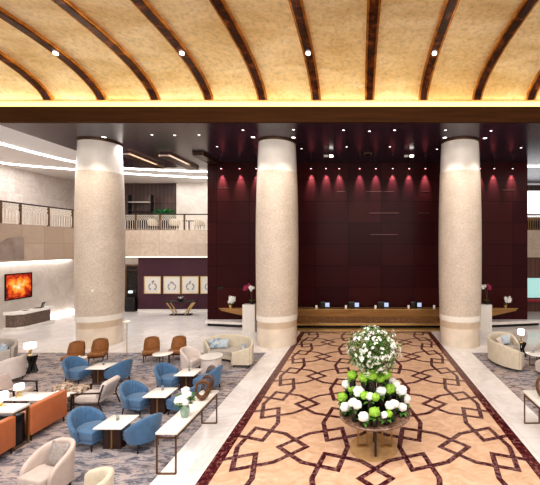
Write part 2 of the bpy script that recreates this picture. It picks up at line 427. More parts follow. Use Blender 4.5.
# glowing discs imitate spots of light reflected in the glossy ribs
for i, (px, py) in enumerate(((69,69),(190,57),(309,49),(430,51))):
    Y = 11.75; X = CX+(px-PX)*Y/F; X = .07+2.12*round((X-.07)/2.12); z = vz(Y)-.13
    o = finish(L([(.0,-.03),(.075,-.03),(.075,.03),(0,.03)], 20), 'rib_glint', M['spot_glow'], smooth=0); o.location = (X, Y, z)
    tag(o, 'small round glint on a ceiling rib, %s from the left' % ['first','second','third','fourth'][i], 'ceiling light', 'small glints on the ribs')

# white ceiling over balconies and dark soffit
struct(finish(B(-24, 24, 14.1, 30, 9.62, 9.8), 'ceiling', M['white_ceil'], smooth=0), 'white ceiling above the balconies')
bm = bmesh.new(); box(bm, -14.8, 24, 13.82, 21.8, 9.47, 9.61); box(bm, 9.0, 24, 21.8, 27, 9.47, 9.61)
struct(finish(bm, 'ceiling', M['soffit'], smooth=0), 'glossy dark soffit with recessed downlights')
def ribbon(pts, w, z0, z1):
    bm = bmesh.new(); P = [Vector((x, y)) for x, y in pts]; S = []
    for i in range(len(P)):
        d = (P[min(i+1, len(P)-1)]-P[max(i-1, 0)]).normalized(); n = Vector((-d.y, d.x))*w/2
        S.append([bm.verts.new((*(P[i]+s*n), z)) for s, z in ((1,z0),(-1,z0),(-1,z1),(1,z1))])
    for a, b in zip(S, S[1:]):
        for k in range(4): bm.faces.new((a[k], a[(k+1)%4], b[(k+1)%4], b[k]))
    bm.faces.new(S[0]); bm.faces.new(S[-1][::-1]); return bm
def spline(ctrl, n=10):
    out = []; c = [ctrl[0]]+list(ctrl)+[ctrl[-1]]
    for i in range(1, len(c)-2):
        for k in range(n):
            t = k/n; out.append(tuple(.5*((2*c[i][j])+(-c[i-1][j]+c[i+1][j])*t+(2*c[i-1][j]-5*c[i][j]+4*c[i+1][j]-c[i+2][j])*t*t+(-c[i-1][j]+3*c[i][j]-3*c[i+1][j]+c[i+2][j])*t**3) for j in range(2)))
    out.append(ctrl[-1]); return out
for cs, lb in ((((-17.9,14.3),(-17.85,17.0),(-17.3,20.8),(-15.4,22.5),(-10.6,23.6),(-9.0,23.9)), 'curved white linear ceiling light nearer the dark soffit'),
               (((-22.2,18.5),(-21.9,21.0),(-18.9,22.9),(-16.5,24.1),(-11.5,25.7),(-9.0,26.3)), 'curved white linear ceiling light nearer the far wall')):
    tag(finish(ribbon(spline(cs), .13, 9.56, 9.615), 'linear_ceiling_light', M['white_strip'], smooth=0), lb, 'light strip')

# wood feature wall
W = finish(B(-9.2, 9.45, 20.4, 20.9, 0, 9.465), 'wall_back', M['wood_wall'], smooth=0); struct(W, 'mahogany panelled feature wall behind the reception')
# bright reveal lines on the joints
bm = bmesh.new()
for px, py, w in ((374,191.5,.9),(341,191.5,.45),(389,191.5,.6),(425,191.5,.45),(384,213,1.75),(424,213,.6),(384,234.5,1.6),(224,188,.65),(508,190,.7)):
    X, z = at_y(px, py, 20.39); box(bm, X-w/2, X+w/2, 20.385, 20.402, z-.012, z+.012)
struct(finish(bm, 'trim_2', mat('joint_inlay', (.16,.07,.06), .3, metal=.4), smooth=0), 'thin pale metal inlays in the joints of the panelled wall')
X, z = at_y(220, 288, 20.39)
o = finish(B(X-.20, X+.20, 20.37, 20.40, z-.05, z+.05, bev=.008), 'wall_plaque', M['black']); tag(o, 'small black slot plate on the panelled wall left of the counter', 'plaque')

# side walls
struct(finish(B(-20.7, -20.4, 12, 24.6, 0, 3.8), 'wall_left', M['pale_wall'], smooth=0), 'pale marble wall under the left balcony')
struct(finish(B(-22.9, -22.5, 12, 30, 5.7, 9.62), 'wall_left', M['marble_wall'], smooth=0), 'beige marble wall of the upper floor on the left')
bm = bmesh.new(); box(bm, -22.5, -17.9, 17.1, 28, 3.8, 5.72); finish_l = finish(bm, 'trim_3', M['marble_fascia'], smooth=0)
struct(finish_l, 'brown marble balcony front on the left')
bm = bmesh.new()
pl = [(17.12,3.9),(18.32,3.9),(18.32,5.05),(17.9,5.08),(17.5,5.0),(17.12,4.78)]  # thin dark sheet imitates the shadow-like wedge on this fascia
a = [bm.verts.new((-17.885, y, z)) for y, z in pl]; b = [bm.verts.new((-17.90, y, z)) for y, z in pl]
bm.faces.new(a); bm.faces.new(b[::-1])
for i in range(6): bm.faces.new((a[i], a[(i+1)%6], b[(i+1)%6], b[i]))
struct(finish(bm, 'trim_4', M['dark_wedge'], smooth=0), 'shadow-like dark wedge laid on the left balcony front')
struct(finish(B(-17.9, -9.0, 24.4, 28.2, 3.8, 5.72), 'trim_5', M['marble_fascia_x'], smooth=0), 'beige marble balcony front at the back left')
struct(finish(B(9.0, 24, 24.4, 28.2, 3.8, 5.72), 'trim_6', M['marble_fascia_x'], smooth=0), 'beige marble balcony front at the back right')
struct(finish(B(-15.9, -9.0, 24.6, 24.9, 0, 3.8), 'wall_back', M['purple_wall'], smooth=0), 'plum fabric wall with framed pictures')
struct(finish(B(-15.9, -9.0, 24.52, 24.6, 0, .16), 'baseboard_back', M['white_paint'], smooth=0), 'white skirting under the plum wall')
# dark glass doorway
def doorway():
    r = finish(B(-18.2, -15.9, 24.75, 24.9, 0, 3.3), 'door_1', M['dark_glass'], smooth=0); struct(r, 'dark glass doorway beside the plum wall')
    bm = bmesh.new(); box(bm, -16.85, -16.78, 24.70, 24.76, 0, 3.2); box(bm, -16.0, -15.92, 24.70, 24.76, 0, 3.2); box(bm, -18.2, -15.9, 24.70, 24.76, 3.2, 3.3)
    finish(bm, 'door_frame', M['bronze_frame'], r, 0)
    bm = bmesh.new(); box(bm, -18.2, -15.9, 24.66, 24.76, 2.85, 2.95); finish(bm, 'door_header', M['dark_wood'], r, 0)
    struct(finish(B(-20.4, -15.9, 24.9, 25.1, 0, 3.8), 'wall_back', M['pale_wall'], smooth=0), 'pale wall around the glass doorway')
    for (px, py, w, h) in ((130,292,.28,.17),(129.5,303,.26,.30)):
        X, z = at_y(px, py, 24.6)
        o = finish(B(X-w/2, X+w/2, 24.60, 24.70, z-h/2, z+h/2, bev=.01), 'lit_display_box', emit('display_glow', (.75,.85,.85), .8)); 
        tag(o, 'small lit display box in the dark doorway, %s one' % ('upper' if py < 300 else 'lower'), 'display')
    tag(finish(B(-16.75,-16.05,24.45,24.70,0,1.0,bev=.02), 'display_stand', M['black']), 'dark display stand in the glass doorway', 'stand')
doorway()
struct(finish(B(-22.5, -14.9, 28.0, 28.3, 5.72, 9.62), 'wall_back', M['brown_slat'], smooth=0), 'dark slatted wood wall of the upper floor')
struct(finish(B(-14.9, -9.0, 27.8, 28.2, 5.72, 9.62), 'wall_back', M['pale_wall'], smooth=0), 'pale wall of the upper floor')
# right wing
struct(finish(B(9.45, 24, 24.6, 24.9, 0, 3.8), 'wall_right', M['mid_wood'], smooth=0), 'brown slatted wall at the back right')
X0 = 11.0
struct(finish(B(9.6, 24, 24.50, 24.6, .98, 2.35), 'window_1', M['teal_glass'], smooth=0), 'backlit teal glass band at the back right')
tag(finish(B(9.6, 20, 24.20, 24.5, .72, .90, bev=.01), 'wall_shelf', M['red']), 'red shelf band below the teal glass at the back right', 'shelf')
struct(finish(B(9.0, 24, 28.0, 28.2, 5.72, 9.47), 'wall_right', M['brown_slat'], smooth=0), 'dark wall of the upper floor on the right')
struct(finish(B(10.5, 18, 27.9, 28.0, 6.9, 9.0), 'window_2', M['window'], smooth=0), 'bright window on the upper floor at the right')
struct(finish(B(23.5, 24, -3, 28, 0, 9.62), 'wall_right', M['pale_wall'], smooth=0), 'pale side wall far to the right')
tag(finish(B(9.6, 18, 21.3, 21.38, 9.42, 9.468), 'linear_ceiling_light', M['white_strip'], smooth=0), 'thin white line of light in the soffit at the far right', 'light strip')

# under-balcony light lines
tag(finish(B(-20.35, -20.2, 17.15, 24.3, 3.70, 3.79), 'wall_washer_light', M['white_strip'], smooth=0), 'white light line under the left balcony above the abstract painting', 'light strip')
tag(finish(B(-17.8, -9.4, 24.36, 24.405, 3.80, 3.86), 'linear_light', emit('soft_line', (1,.93,.82), .9), smooth=0), 'soft light line below the back left balcony front', 'light strip')
tag(finish(B(-20.38, -20.28, 21.9, 24.5, .02, .14), 'floor_wash_light', M['white_strip'], smooth=0), 'bright light line at the foot of the pale left wall', 'light strip')

# ------------------------------------------------------------------ columns
def column(X, Y, label):
    root = thing('column', label, 'column', (X, Y, 0), 0, None)
    n = 48
    def rr(z):       # entasis
        return .90+.10*math.sin(pi*min(1, max(0, (z-.2)/9.2)))**.8-.03*(z/9.4)
    finish(L([(rr(0), 0), (rr(.4), .45), (rr(.8), .86)], n), 'base', M['col_cream'], root, 50)
    finish(L([(rr(.8)-.01, .86), (rr(1.1)-.01, 1.16)], n), 'tan_band', M['col_tan'], root, 50)
    finish(L([(rr(1.16)+.01, 1.16), (rr(1.4)+.01, 1.42)], n), 'pale_band', M['col_white'], root, 50)
    zs = [1.42+(8.02-1.42)*i/14 for i in range(15)]
    finish(L([(rr(z), z) for z in zs], n), 'shaft', M['mosaic'], root, 50)
    zs = [8.02+(9.40-8.02)*i/4 for i in range(5)]
    finish(L([(rr(z)-.012, z) for z in zs], n), 'capital', M['col_white'], root, 50)
    finish(L([(rr(9.4)+.03, 9.40), (rr(9.4)+.03, 9.468)], n), 'collar', M['bronze_frame'], root, 50)
column(-12.62, 16.6, 'beige mosaic stone column at the left beside the balcony')
column(-4.22, 16.55, 'beige mosaic stone column left of the reception counter')
column(4.41, 16.55, 'beige mosaic stone column right of the reception counter')

o = finish(B(-.05,.05,-.02,.03,-.06,.06,bev=.01), 'wall_plate', M['top_white']); o.location = (-12.28, 15.67, 2.58); tag(o, 'tiny white plate fixed to the left column', 'wall plate')
# ------------------------------------------------------------------ balustrades
def balustrade(p0, p1, posts, label, lm='brass', th=1.0):
    """p0->p1 on the floor z=5.72, posts = distances of the posts"""
    root = thing('balustrade', label, 'balustrade', (p0[0], p0[1], 5.72), math.atan2(p1[1]-p0[1], p1[0]-p0[0]))
    Lg = math.dist(p0, p1)
    finish(B(0, Lg, -.04, .04, 1.06, 1.13, bev=.01), 'handrail', M['leg'], root)
    for d in posts: finish(B(d-.05, d+.05, -.04, .04, 0, 1.07), 'post', M['bronze_frame'], root, 0)
    for a, b in zip(posts, posts[1:]):
        bm = bmesh.new(); a += .07; b -= .07; n = max(3, round((b-a)/.16)); s = (b-a)/n
        for i in range(n+1):
            x = a+i*s; bar(bm, (x, 0, .06), (x, 0, .66), .035*th)
        for i in range(n):
            x = a+i*s
            for z in (.66, .85):
                bar(bm, (x, 0, z), (x+s/2, 0, z+.095), .03*th); bar(bm, (x+s/2, 0, z+.095), (x+s, 0, z), .03*th)
                bar(bm, (x, 0, z+.19), (x+s/2, 0, z+.095), .03*th); bar(bm, (x+s/2, 0, z+.095), (x+s, 0, z+.19), .03*th)
        bar(bm, (a, 0, 1.04), (b, 0, 1.04), .02); bar(bm, (a, 0, .06), (b, 0, .06), .02)
        finish(bm, 'lattice_panel', M[lm], root, 0)
balustrade((-17.98, 17.15), (-17.98, 24.3), [.05, 1.05, 2.7, 4.35, 6.0, 7.1], 'cream lattice balustrade with bronze posts and dark handrail on the left balcony', 'cream_metal', 1.1)
balustrade((-22.4, 17.18), (-18.05, 17.18), [.05, 1.5, 2.9, 4.2], 'short return of bronze-posted lattice balustrade at the left balcony corner')
balustrade((-17.8, 24.5), (-9.1, 24.5), [.05, 1.8, 3.5, 5.2, 6.9, 8.6], 'thin cream lattice balustrade with bronze posts on the back left balcony', 'cream_metal', .6)
balustrade((9.3, 24.5), (18, 24.5), [.05, 1.8, 3.5, 5.2, 6.9, 8.6], 'lattice balustrade of the back right balcony', 'brass', .8)

# ------------------------------------------------------------------ soffit fixtures
def downlight(X, Y, label, r=.085):
    root = thing('downlight', label, 'ceiling light', (X, Y, 9.47), 0, 'recessed downlights in the dark soffit')
    bm = bmesh.new(); n = 20
    for (ra, rb, za, zb) in ((r, r+.03, -.012, -.012),):
        A = [bm.verts.new((ra*cos(2*pi*i/n), ra*sin(2*pi*i/n), -.012)) for i in range(n)]
        C_ = [bm.verts.new((rb*cos(2*pi*i/n), rb*sin(2*pi*i/n), 0)) for i in range(n)]
        for i in range(n): bm.faces.new((A[i], A[(i+1)%n], C_[(i+1)%n], C_[i]))
    finish(bm, 'bezel', M['bronze_frame'], root); finish(L([(r, -.010), (r, -.002)], n), 'lens', M['spot_glow'], root, 0)
rows = [('front row', .05, [(151.9,134.6),(174.7,135),(199,134.6),(243,130),(293.5,129.5),(343.5,130),(369.5,131),(394.6,130),(445.5,130),(491,130.6)]),
        ('second row', .09, [(104,137),(253,137),(293.5,137.3),(444.8,137.4),(485,138)]),
        ('third row', .045, [(217,146.5),(301.5,148.5),(346.7,146.7),(390,146.7),(437,149),(521,147.7)]),
        ('back row', .035, [(350.5,164),(387,164),(472,164)])]
ORD = ['first','second','third','fourth','fifth','sixth','seventh','eighth','ninth','tenth','eleventh','twelfth','thirteenth']
for rn, r, pts in rows:
    for i, (px, py) in enumerate(pts):
        X, Y = on_z(px, py, 9.47)
        if Y < 14: Y = 14.15; X = CX+(px-PX)*Y/F
        for cxx in (-12.7, -4.22, 4.41):
            if math.hypot(X-cxx, Y-16.55) < 1.15: Y = 16.55-1.25
        downlight(X, Y, 'round recessed downlight in the %s of the dark soffit, %s from the left' % (rn, ORD[i]), r)
def slot(X, Y0, Y1, label):
    root = thing('ceiling_slot', label, 'ceiling slot', (X, (Y0+Y1)/2, 9.47), 0, 'bronze edged slots in the soffit'); h = (Y1-Y0)/2
    finish(B(-.22, .22, -h, h, -.15, -.0), 'recess', M['dark_wood'], root, 0)
    finish(B(-.30, -.22, -h, h, -.16, 0), 'edge_trim', M['bronze_frame'], root, 0); finish(B(.22, .30, -h, h, -.16, 0), 'edge_trim', M['bronze_frame'], root, 0)
slot(-12.5, 18.1, 21.3, 'bronze edged slot in the dark soffit, right next to the left column')
slot(-10.6, 18.4, 21.7, 'bronze edged slot in the dark soffit, second from the left column')
slot(-8.75, 18.2, 20.2, 'bronze edged slot in the dark soffit above the left end of the panelled wall')
# pink wall-washing spots
PXS = [220,238.6,255.5,310.6,325.7,339,359.6,376,393,409.6,426,481,495.5,514]
for i, px in enumerate(PXS):
    X, _ = at_y(px, 165, 20.05)
    root = thing('wall_spotlight', 'small pink glowing spotlight grazing the panelled wall, %s from the left' % (ORD+['fourteenth'])[i], 'spotlight', (X, 20.22, 9.47), 0, 'pink spotlights above the panelled wall')
    finish(L([(.012,-.22),(.012,0)], 8), 'stem', M['black'], root); finish(L([(.05,-.40),(.06,-.39),(.06,-.22),(.0,-.21)], 14), 'housing', M['black'], root)
    finish(L([(.0,-.405),(.045,-.405),(.045,-.40),(0,-.40)], 14), 'lens', M['pink_glow'], root, 0)
    ld = bpy.data.lights.new('pink_spot', 'SPOT'); ld.energy = 420; ld.color = (1,.85,1); ld.spot_size = radians(42); ld.spot_blend = .9; ld.shadow_soft_size = .04
    lo = bpy.data.objects.new('spot_lamp', ld); COL.objects.link(lo); lo.location = (X, 20.16, 9.04); lo.rotation_euler = (radians(17),0,0)
# projector-like fixtures hanging below soffit
for px, lb in ((328.5,'left'),(409,'right')):
    X, Y = on_z(px, 157, 9.2)
    root = thing('track_spotlight', 'white twin track spotlight under the dark soffit, %s of centre' % lb, 'spotlight', (X, Y, 9.47), 0, 'white track spotlights')
    finish(L([(.015,-.2),(.015,0)], 8), 'stem', M['black'], root)
    for s in (-.14, .14):
        finish(B(s-.10, s+.10, -.08, .08, -.27, -.17, bev=.02), 'head', M['lamp_glow'] if s > 0 else M['white_paint'], root)
for py, lb in ((155,'front'),(165,'rear')):
    X, Y = on_z(368, py, 9.4); 
    root = thing('ceiling_vent', 'square %s vent grille in the centre of the dark soffit' % lb, 'vent', (X, Y, 9.47))
    finish(B(-.2,.2,-.2,.2,-.03,0,bev=.008), 'frame', M['bronze_frame'], root); bm = bmesh.new()
    for k in range(5): box(bm, -.16, .16, -.15+k*.07, -.12+k*.07, -.042, -.03)
    finish(bm, 'louvre', M['black'], root, 0)

# ------------------------------------------------------------------ reception
def reception():
    # platform
    def front(x): return 19.45+.75*max(0, (abs(x-.15)-6)/4.2)
    root = thing('platform', 'low white platform with dark recessed plinth under the reception counter', 'platform', (0, 20, 0))
    poly = [(-9.2,20.39-20), (-9.2, front(-9.2)-20)]+[(x, front(x)-20) for x in (-6.0, 6.3)]+[(10.2, front(10.2)-20), (10.2, .39)]
    finish(prism(bmesh.new(), poly, .17, .32, 0), 'slab', M['white_paint'], root, 0)
    poly2 = [(x*.985, min(y+.12, .385)) for x, y in poly]
    finish(prism(bmesh.new(), poly2, 0, .17, 0), 'plinth', M['black'], root, 0)  # black colour stands in for the shadow beneath the slab
    # boat-shaped counter
    c = thing('reception_counter', 'long bronze boat-shaped reception counter with pointed ends', 'counter', (.17, 19.4, 0))
    HW = 8.33; top = 1.06
    bm = bmesh.new()
    def prof(x):         # underside height at x
        a = abs(x); return .33 if a < 5.6 else .33+(top-.1-.33)*((a-5.6)/(HW-5.6))**.9
    xs = [-HW+2*HW*i/60 for i in range(61)]; S = []
    for x in xs:
        t = abs(x)/HW; d = .02+.60*(1-max(0,(abs(x)-5.6)/(HW-5.6))**1.5); zb = prof(x); fy = .0+.30*max(0,(abs(x)-5.0)/(HW-5.0))
        tilt = .10*(1-max(0,(abs(x)-5.6)/(HW-5.6)))
        S.append([bm.verts.new(p) for p in ((x, fy+tilt, zb), (x, fy, top), (x, fy+d, top), (x, fy+d, zb))])
    for a, b in zip(S, S[1:]):
        for k in range(4): bm.faces.new((a[k], b[k], b[(k+1)%4], a[(k+1)%4]))
    bm.faces.new(S[0]); bm.faces.new(S[-1][::-1])
    finish(bm, 'body', M['counter'], c, 30)
    bm = bmesh.new(); A = []; 
    for x in xs:
        d = .04+.62*(1-max(0,(abs(x)-5.6)/(HW-5.6))**1.5); fy = .30*max(0,(abs(x)-5.0)/(HW-5.0))-.03
        A.append([bm.verts.new(p) for p in ((x*1.01, fy, top), (x*1.01, fy, top+.045), (x*1.01, fy+d, top+.045), (x*1.01, fy+d, top))])
    for a, b in zip(A, A[1:]):
        for k in range(4): bm.faces.new((a[k], b[k], b[(k+1)%4], a[(k+1)%4]))
    bm.faces.new(A[0]); bm.faces.new(A[-1][::-1])
    finish(bm, 'countertop', M['counter_gold'], c, 30)
    finish(B(-5.5, 5.5, -.02, .12, .34, .66), 'honeycomb_panel', M['counter_cell'], c, 0)
    finish(B(-5.9, 5.9, -.06, .02, .20, .32, bev=.01), 'foot_rail', M['counter_gold'], c)
    finish(B(-5.2, 5.2, -.52, .02, .0, .07, bev=.01), 'floor_trim', M['counter_gold'], c)
reception()
MON = [('first', 327), ('second', 356.5), ('third', 386), ('fourth', 419)]
for i, (nm, px) in enumerate(MON):
    Y = 19.72; X = CX+(px-PX)*Y/F
    root = thing('monitor', 'small black monitor with glowing screen on the reception counter, %s from the left' % nm, 'monitor', (X, Y, 1.107), 0, 'monitors on the counter')
    finish(B(-.46,-.10,-.02,.02,.02,.36,bev=.01), 'side_panel', M['black'], root); finish(B(-.10,.14,-.03,.01,.06,.30,bev=.01), 'display', M['screen'], root)
    finish(B(-.16,.10,-.09,.09,0,.02), 'stand', M['black'], root)
    X2 = CX+(px-10.5-PX)*19.5/F
    root = thing('card_holder', 'small white card holder on the reception counter, %s from the left' % nm, 'card holder', (X2, 19.48, 1.107), 0, 'card holders on the counter')
    finish(B(-.06,.06,-.02,.02,0,.20,bev=.01), 'card', M['top_white'], root); finish(B(-.07,.07,-.04,.04,0,.012), 'foot', M['brass'], root, 0)
X2 = CX+(434-PX)*19.5/F
root = thing('card_holder', 'small white card holder at the right end of the reception counter beside the column', 'card holder', (X2, 19.48, 1.107), 0, 'card holders on the counter')
finish(B(-.06,.06,-.02,.02,0,.20,bev=.01), 'card', M['top_white'], root); finish(B(-.07,.07,-.04,.04,0,.012), 'foot', M['brass'], root, 0)

# pedestals + orchids
def petal_flower(bm, c, r, nrm, n=5):
    nrm = Vector(nrm).normalized(); up = Vector((0,0,1)) if abs(nrm.z) < .9 else Vector((1,0,0))
    a = nrm.cross(up).normalized(); b = nrm.cross(a); c = Vector(c)
    cv = bm.verts.new(c-nrm*r*.15)
    for k in range(n):
        t = 2*pi*k/n; d = a*cos(t)+b*sin(t); e = a*cos(t+.45)+b*sin(t+.45); g = a*cos(t-.45)+b*sin(t-.45)
        vs = [cv, bm.verts.new(c+g*r*.65+nrm*r*.05), bm.verts.new(c+d*r+nrm*r*.18), bm.verts.new(c+e*r*.65+nrm*r*.05)]
        bm.faces.new(vs)
def leaf_quad(bm, p, d, l, w):
    p = Vector(p); d = Vector(d).normalized(); s = d.cross(Vector((0,0,1)))
    if s.length < .1: s = Vector((1,0,0))
    s.normalize(); u = s.cross(d)
    v = [bm.verts.new(p), bm.verts.new(p+d*l*.45+s*w/2+u*l*.06), bm.verts.new(p+d*l-u*l*.05), bm.verts.new(p+d*l*.45-s*w/2+u*l*.06)]
    bm.faces.new(v)
def orchid(name, label, loc, stems, h, potr, pot_m, br, seed, cols):
    rr = random.Random(seed)
    root = thing(name, label, 'flowers', loc)
    finish(L([(potr*.75,0),(potr,.12),(potr*1.02,.16),(potr*.85,.16),(0,.14)], 20), 'pot', pot_m, root)
    bm = bmesh.new()
    for k in range(7):
        a = k*2*pi/7+rr.random(); leaf_quad(bm, (0,0,.15), (cos(a), sin(a), .5), .18+.08*rr.random(), .07)
    finish(bm, 'leaves', M['leaf'], root, 0)
    for k in range(stems):
        a = (k/(stems) )*pi*1.1+.3; dx, dy = cos(a)*.18*h, -sin(a)*.12*h; m = cols[k % len(cols)]
        if stems > 1: dx = (-.17 if k % 2 == 0 else .05)*h
        P = [(0,0,.14), (dx*.15, dy*.1, h*.45), (dx*.5, dy*.4, h*.8), (dx, dy, h*.95), (dx*1.5-.05, dy*1.6, h*.80)]
        bm = bmesh.new(); tube(bm, P, .010, 6); finish(bm, 'flower_stem', M['stem'], root)
        bm = bmesh.new()
        for j in range(16):
            t = rr.random(); q = Vector(P[3])*(1-t)+Vector(P[4])*t+Vector((rr.uniform(-1,1), rr.uniform(-1,.3), rr.uniform(-1,.7)))*br*1.1
            petal_flower(bm, q, br, (rr.uniform(-.8,.8), -1, rr.uniform(-.3,.6)))
        finish(bm, 'blossoms', m, root, 0)
for X, lb in ((-6.27,'left'),(6.42,'right')):
    Y = 19.0
    o = thing('pedestal', 'tall white pedestal holding orchids, beside the %s column' % lb, 'pedestal', (X, Y, 0))
    finish(prism(bmesh.new(), [(-.33,-.28),(.33,-.28),(.33,.16),(-.33,.16)], 0, 1.42, .01), 'shaft', M['white_paint'], o); finish(B(-.345,.345,-.295,.175,1.42,1.45,bev=.006), 'cap', M['top_white'], o)
    orchid('orchid', 'tall magenta and white orchid on the %s white pedestal' % lb, (X+(.10 if X < 0 else .14), Y-.05, 1.451), 2, 1.08, .12, M['dark_glass'], .085, 3 if X < 0 else 5,
           [M['bloom_pink'], M['bloom_white']] if X < 0 else [M['bloom_white'], M['bloom_pink']])
orchid('orchid', 'small white orchid in a gold pot on the left tip of the reception counter', (CX+(231-PX)*19.85/F, 19.80, 1.107), 1, .58, .09, M['gold_metal'], .12, 8, [M['bloom_white']])
orchid('orchid', 'small white orchid in a gold pot on the right tip of the reception counter', (CX+(505-PX)*19.85/F, 19.80, 1.107), 1, .58, .09, M['gold_metal'], .12, 9, [M['bloom_white']])

# ------------------------------------------------------------------ pictures and console on plum wall
for i, px in enumerate((152.4,171.7,190.1,208.8)):
    X, z = at_y(px, 285, 24.55)
    lb = ['leftmost of the row beside the doorway','second from the left','third from the left, above the black console','rightmost, cut by the panelled wall'][i]
    root = thing('framed_picture', 'gold framed ink drawing on the plum wall, '+lb, 'picture', (X, 24.6, z), 0, 'framed drawings on the plum wall')
    w, h = .60, .62
    bm = bmesh.new(); box(bm,-w,w,-.05,0,h-.05,h); box(bm,-w,w,-.05,0,-h,-h+.05); box(bm,-w,-w+.05,-.05,0,-h+.05,h-.05); box(bm,w-.05,w,-.05,0,-h+.05,h-.05)
    finish(bm, 'frame', M['gold_metal'], root, 0); finish(B(-w+.05,w-.05,-.03,0,-h+.05,h-.05), 'mat_board', M['mat_board'], root, 0)
    bm = bmesh.new(); rr = random.Random(i)
    for s in (-1, 1):
        for k in range(9):
            a = radians(-80+k*20); q = (s*(.12+.14*cos(a)), -.032, -.12+.2*sin(a)*.9); bmesh.ops.create_circle(bm, cap_ends=True, radius=.035+.02*rr.random(), segments=8, matrix=Matrix.Translation(q) @ Matrix.Rotation(pi/2, 4, 'X'))
    for k in range(6): bmesh.ops.create_circle(bm, cap_ends=True, radius=.05, segments=8, matrix=Matrix.Translation((rr.uniform(-.08,.08), -.033, .18+rr.uniform(-.07,.1))) @ Matrix.Rotation(pi/2, 4, 'X'))
    finish(bm, 'drawing', M['ink'], root, 0)
root = thing('console_table', 'black topped console table with curved gold legs under the framed drawings', 'table', (-12.25, 23.35, 0))
finish(B(-1.0,1.0,-.25,.25,.86,.94,bev=.02), 'tabletop', M['black'], root); finish(B(-.7,.7,-.22,.22,0,.06,bev=.02), 'base', M['black'], root)
for s in (-1, 1):
    for y in (-.18, .18):
        bm = bmesh.new(); tube(bm, [(s*.38,y,.06),(s*.42,y,.2),(s*.6,y,.5),(s*.78,y,.75),(s*.86,y,.86)], .045, 6); finish(bm, 'leg', M['gold_metal'], root)
root = thing('bowl', 'small dark bowl on the black console table', 'bowl', (-12.25, 23.30, .94))
finish(L([(.08,0),(.22,.1),(.26,.16),(.24,.16),(.2,.1),(0,.03)], 20), 'body', M['dark_glass'], root)
bm = bmesh.new()
for k in range(8): leaf_quad(bm, (0,0,.1), (cos(k), sin(k), 1.2), .28, .06)
finish(bm, 'sprigs', M['bloom_white'], root, 0)

# ------------------------------------------------------------------ left wall painting + desk
root = thing('painting', 'red and orange abstract painting in a black frame on the left wall', 'painting', (-20.39, 20.57, 2.25))
bm = bmesh.new(); w, h = .81, .75
for a in ((-w,w,h-.05,h),(-w,w,-h,-h+.05),(-w,-w+.05,-h+.05,h-.05),(w-.05,w,-h+.05,h-.05)): box(bm, 0, .06, a[0], a[1], a[2], a[3])
finish(bm, 'frame', M['black'], root, 0)
def art():
    m, t, b = nt('hot_abstract'); v = coords(t)
    n = noise_tex(t, v, 2.6, 9, .68, .7)
    gr = t.nodes.new('ShaderNodeTexGradient'); gr.gradient_type = 'SPHERICAL'
    v2 = coords(t, (1.0,1.0,1.25)); t.links.new(v2, gr.inputs['Vector'])
    ad = t.nodes.new('ShaderNodeMath'); ad.operation = 'MULTIPLY_ADD'; ad.inputs[1].default_value = .42
    t.links.new(gr.outputs['Fac'], ad.inputs[0]); 
    s = t.nodes.new('ShaderNodeMath'); s.operation = 'SUBTRACT'; s.inputs[1].default_value = .17; t.links.new(n.outputs['Fac'], s.inputs[0]); t.links.new(s.outputs[0], ad.inputs[2])
    r = ramp(t, [(.30,(.10,.004,.004)),(.40,(.45,.02,.008)),(.52,(.85,.16,.015)),(.64,(.95,.45,.06)),(.76,(1,.85,.6))])
    t.links.new(ad.outputs[0], r.inputs['Fac']); t.links.new(r.outputs['Color'], b.inputs['Base Color']); t.links.new(r.outputs['Color'], b.inputs['Emission Color'])
    b.inputs['Emission Strength'].default_value = .25; b.inputs['Roughness'].default_value = .4
    return m
finish(B(0, .04, -w+.05, w-.05, -h+.05, h-.05), 'canvas', art(), root, 0)
root = thing('concierge_desk', 'white topped concierge desk with brown mosaic front below the abstract painting', 'desk', (-19.1, 19.9, 0))
pl = [(.35,.95),(.35,-.65),(.10,-.95),(-.40,-.95),(-.40,-.65),(-.05,-.60),(-.05,.95)]
def sc(p, k): return [(x+(k if x > .2 else -k*.5), y+(k if y > 0 else -k)) for x, y in p]
finish(prism(bmesh.new(), sc(pl,.12), 0, .18, .01), 'plinth', M['white_paint'], root, 30)
finish(prism(bmesh.new(), pl, .18, .86, 0), 'body', M['desk_mosaic'], root, 0)
finish(prism(bmesh.new(), sc(pl,.1), .86, 1.02, .01), 'desktop', M['top_white'], root, 30)
root = thing('laptop', 'black laptop on the white concierge desk', 'laptop', (-18.92, 20.25, 1.02), radians(25))
finish(B(-.17,.17,-.24,.24,0,.02,bev=.004), 'base', M['black'], root)
bm = B(-.012,.012,-.24,.24,0,.32,bev=.004); bmesh.ops.rotate(bm, verts=bm.verts, matrix=Matrix.Rotation(radians(15),3,'Y')); bmesh.ops.translate(bm, verts=bm.verts, vec=(.17,0,.015)); finish(bm, 'screen', M['black'], root)
tag(finish(B(-.10,.10,-.14,.14,0,.02,bev=.005), 'notepad', M['black'], loc=(-18.88, 19.45, 1.02)), 'dark notepad lying on the white concierge desk', 'notepad')

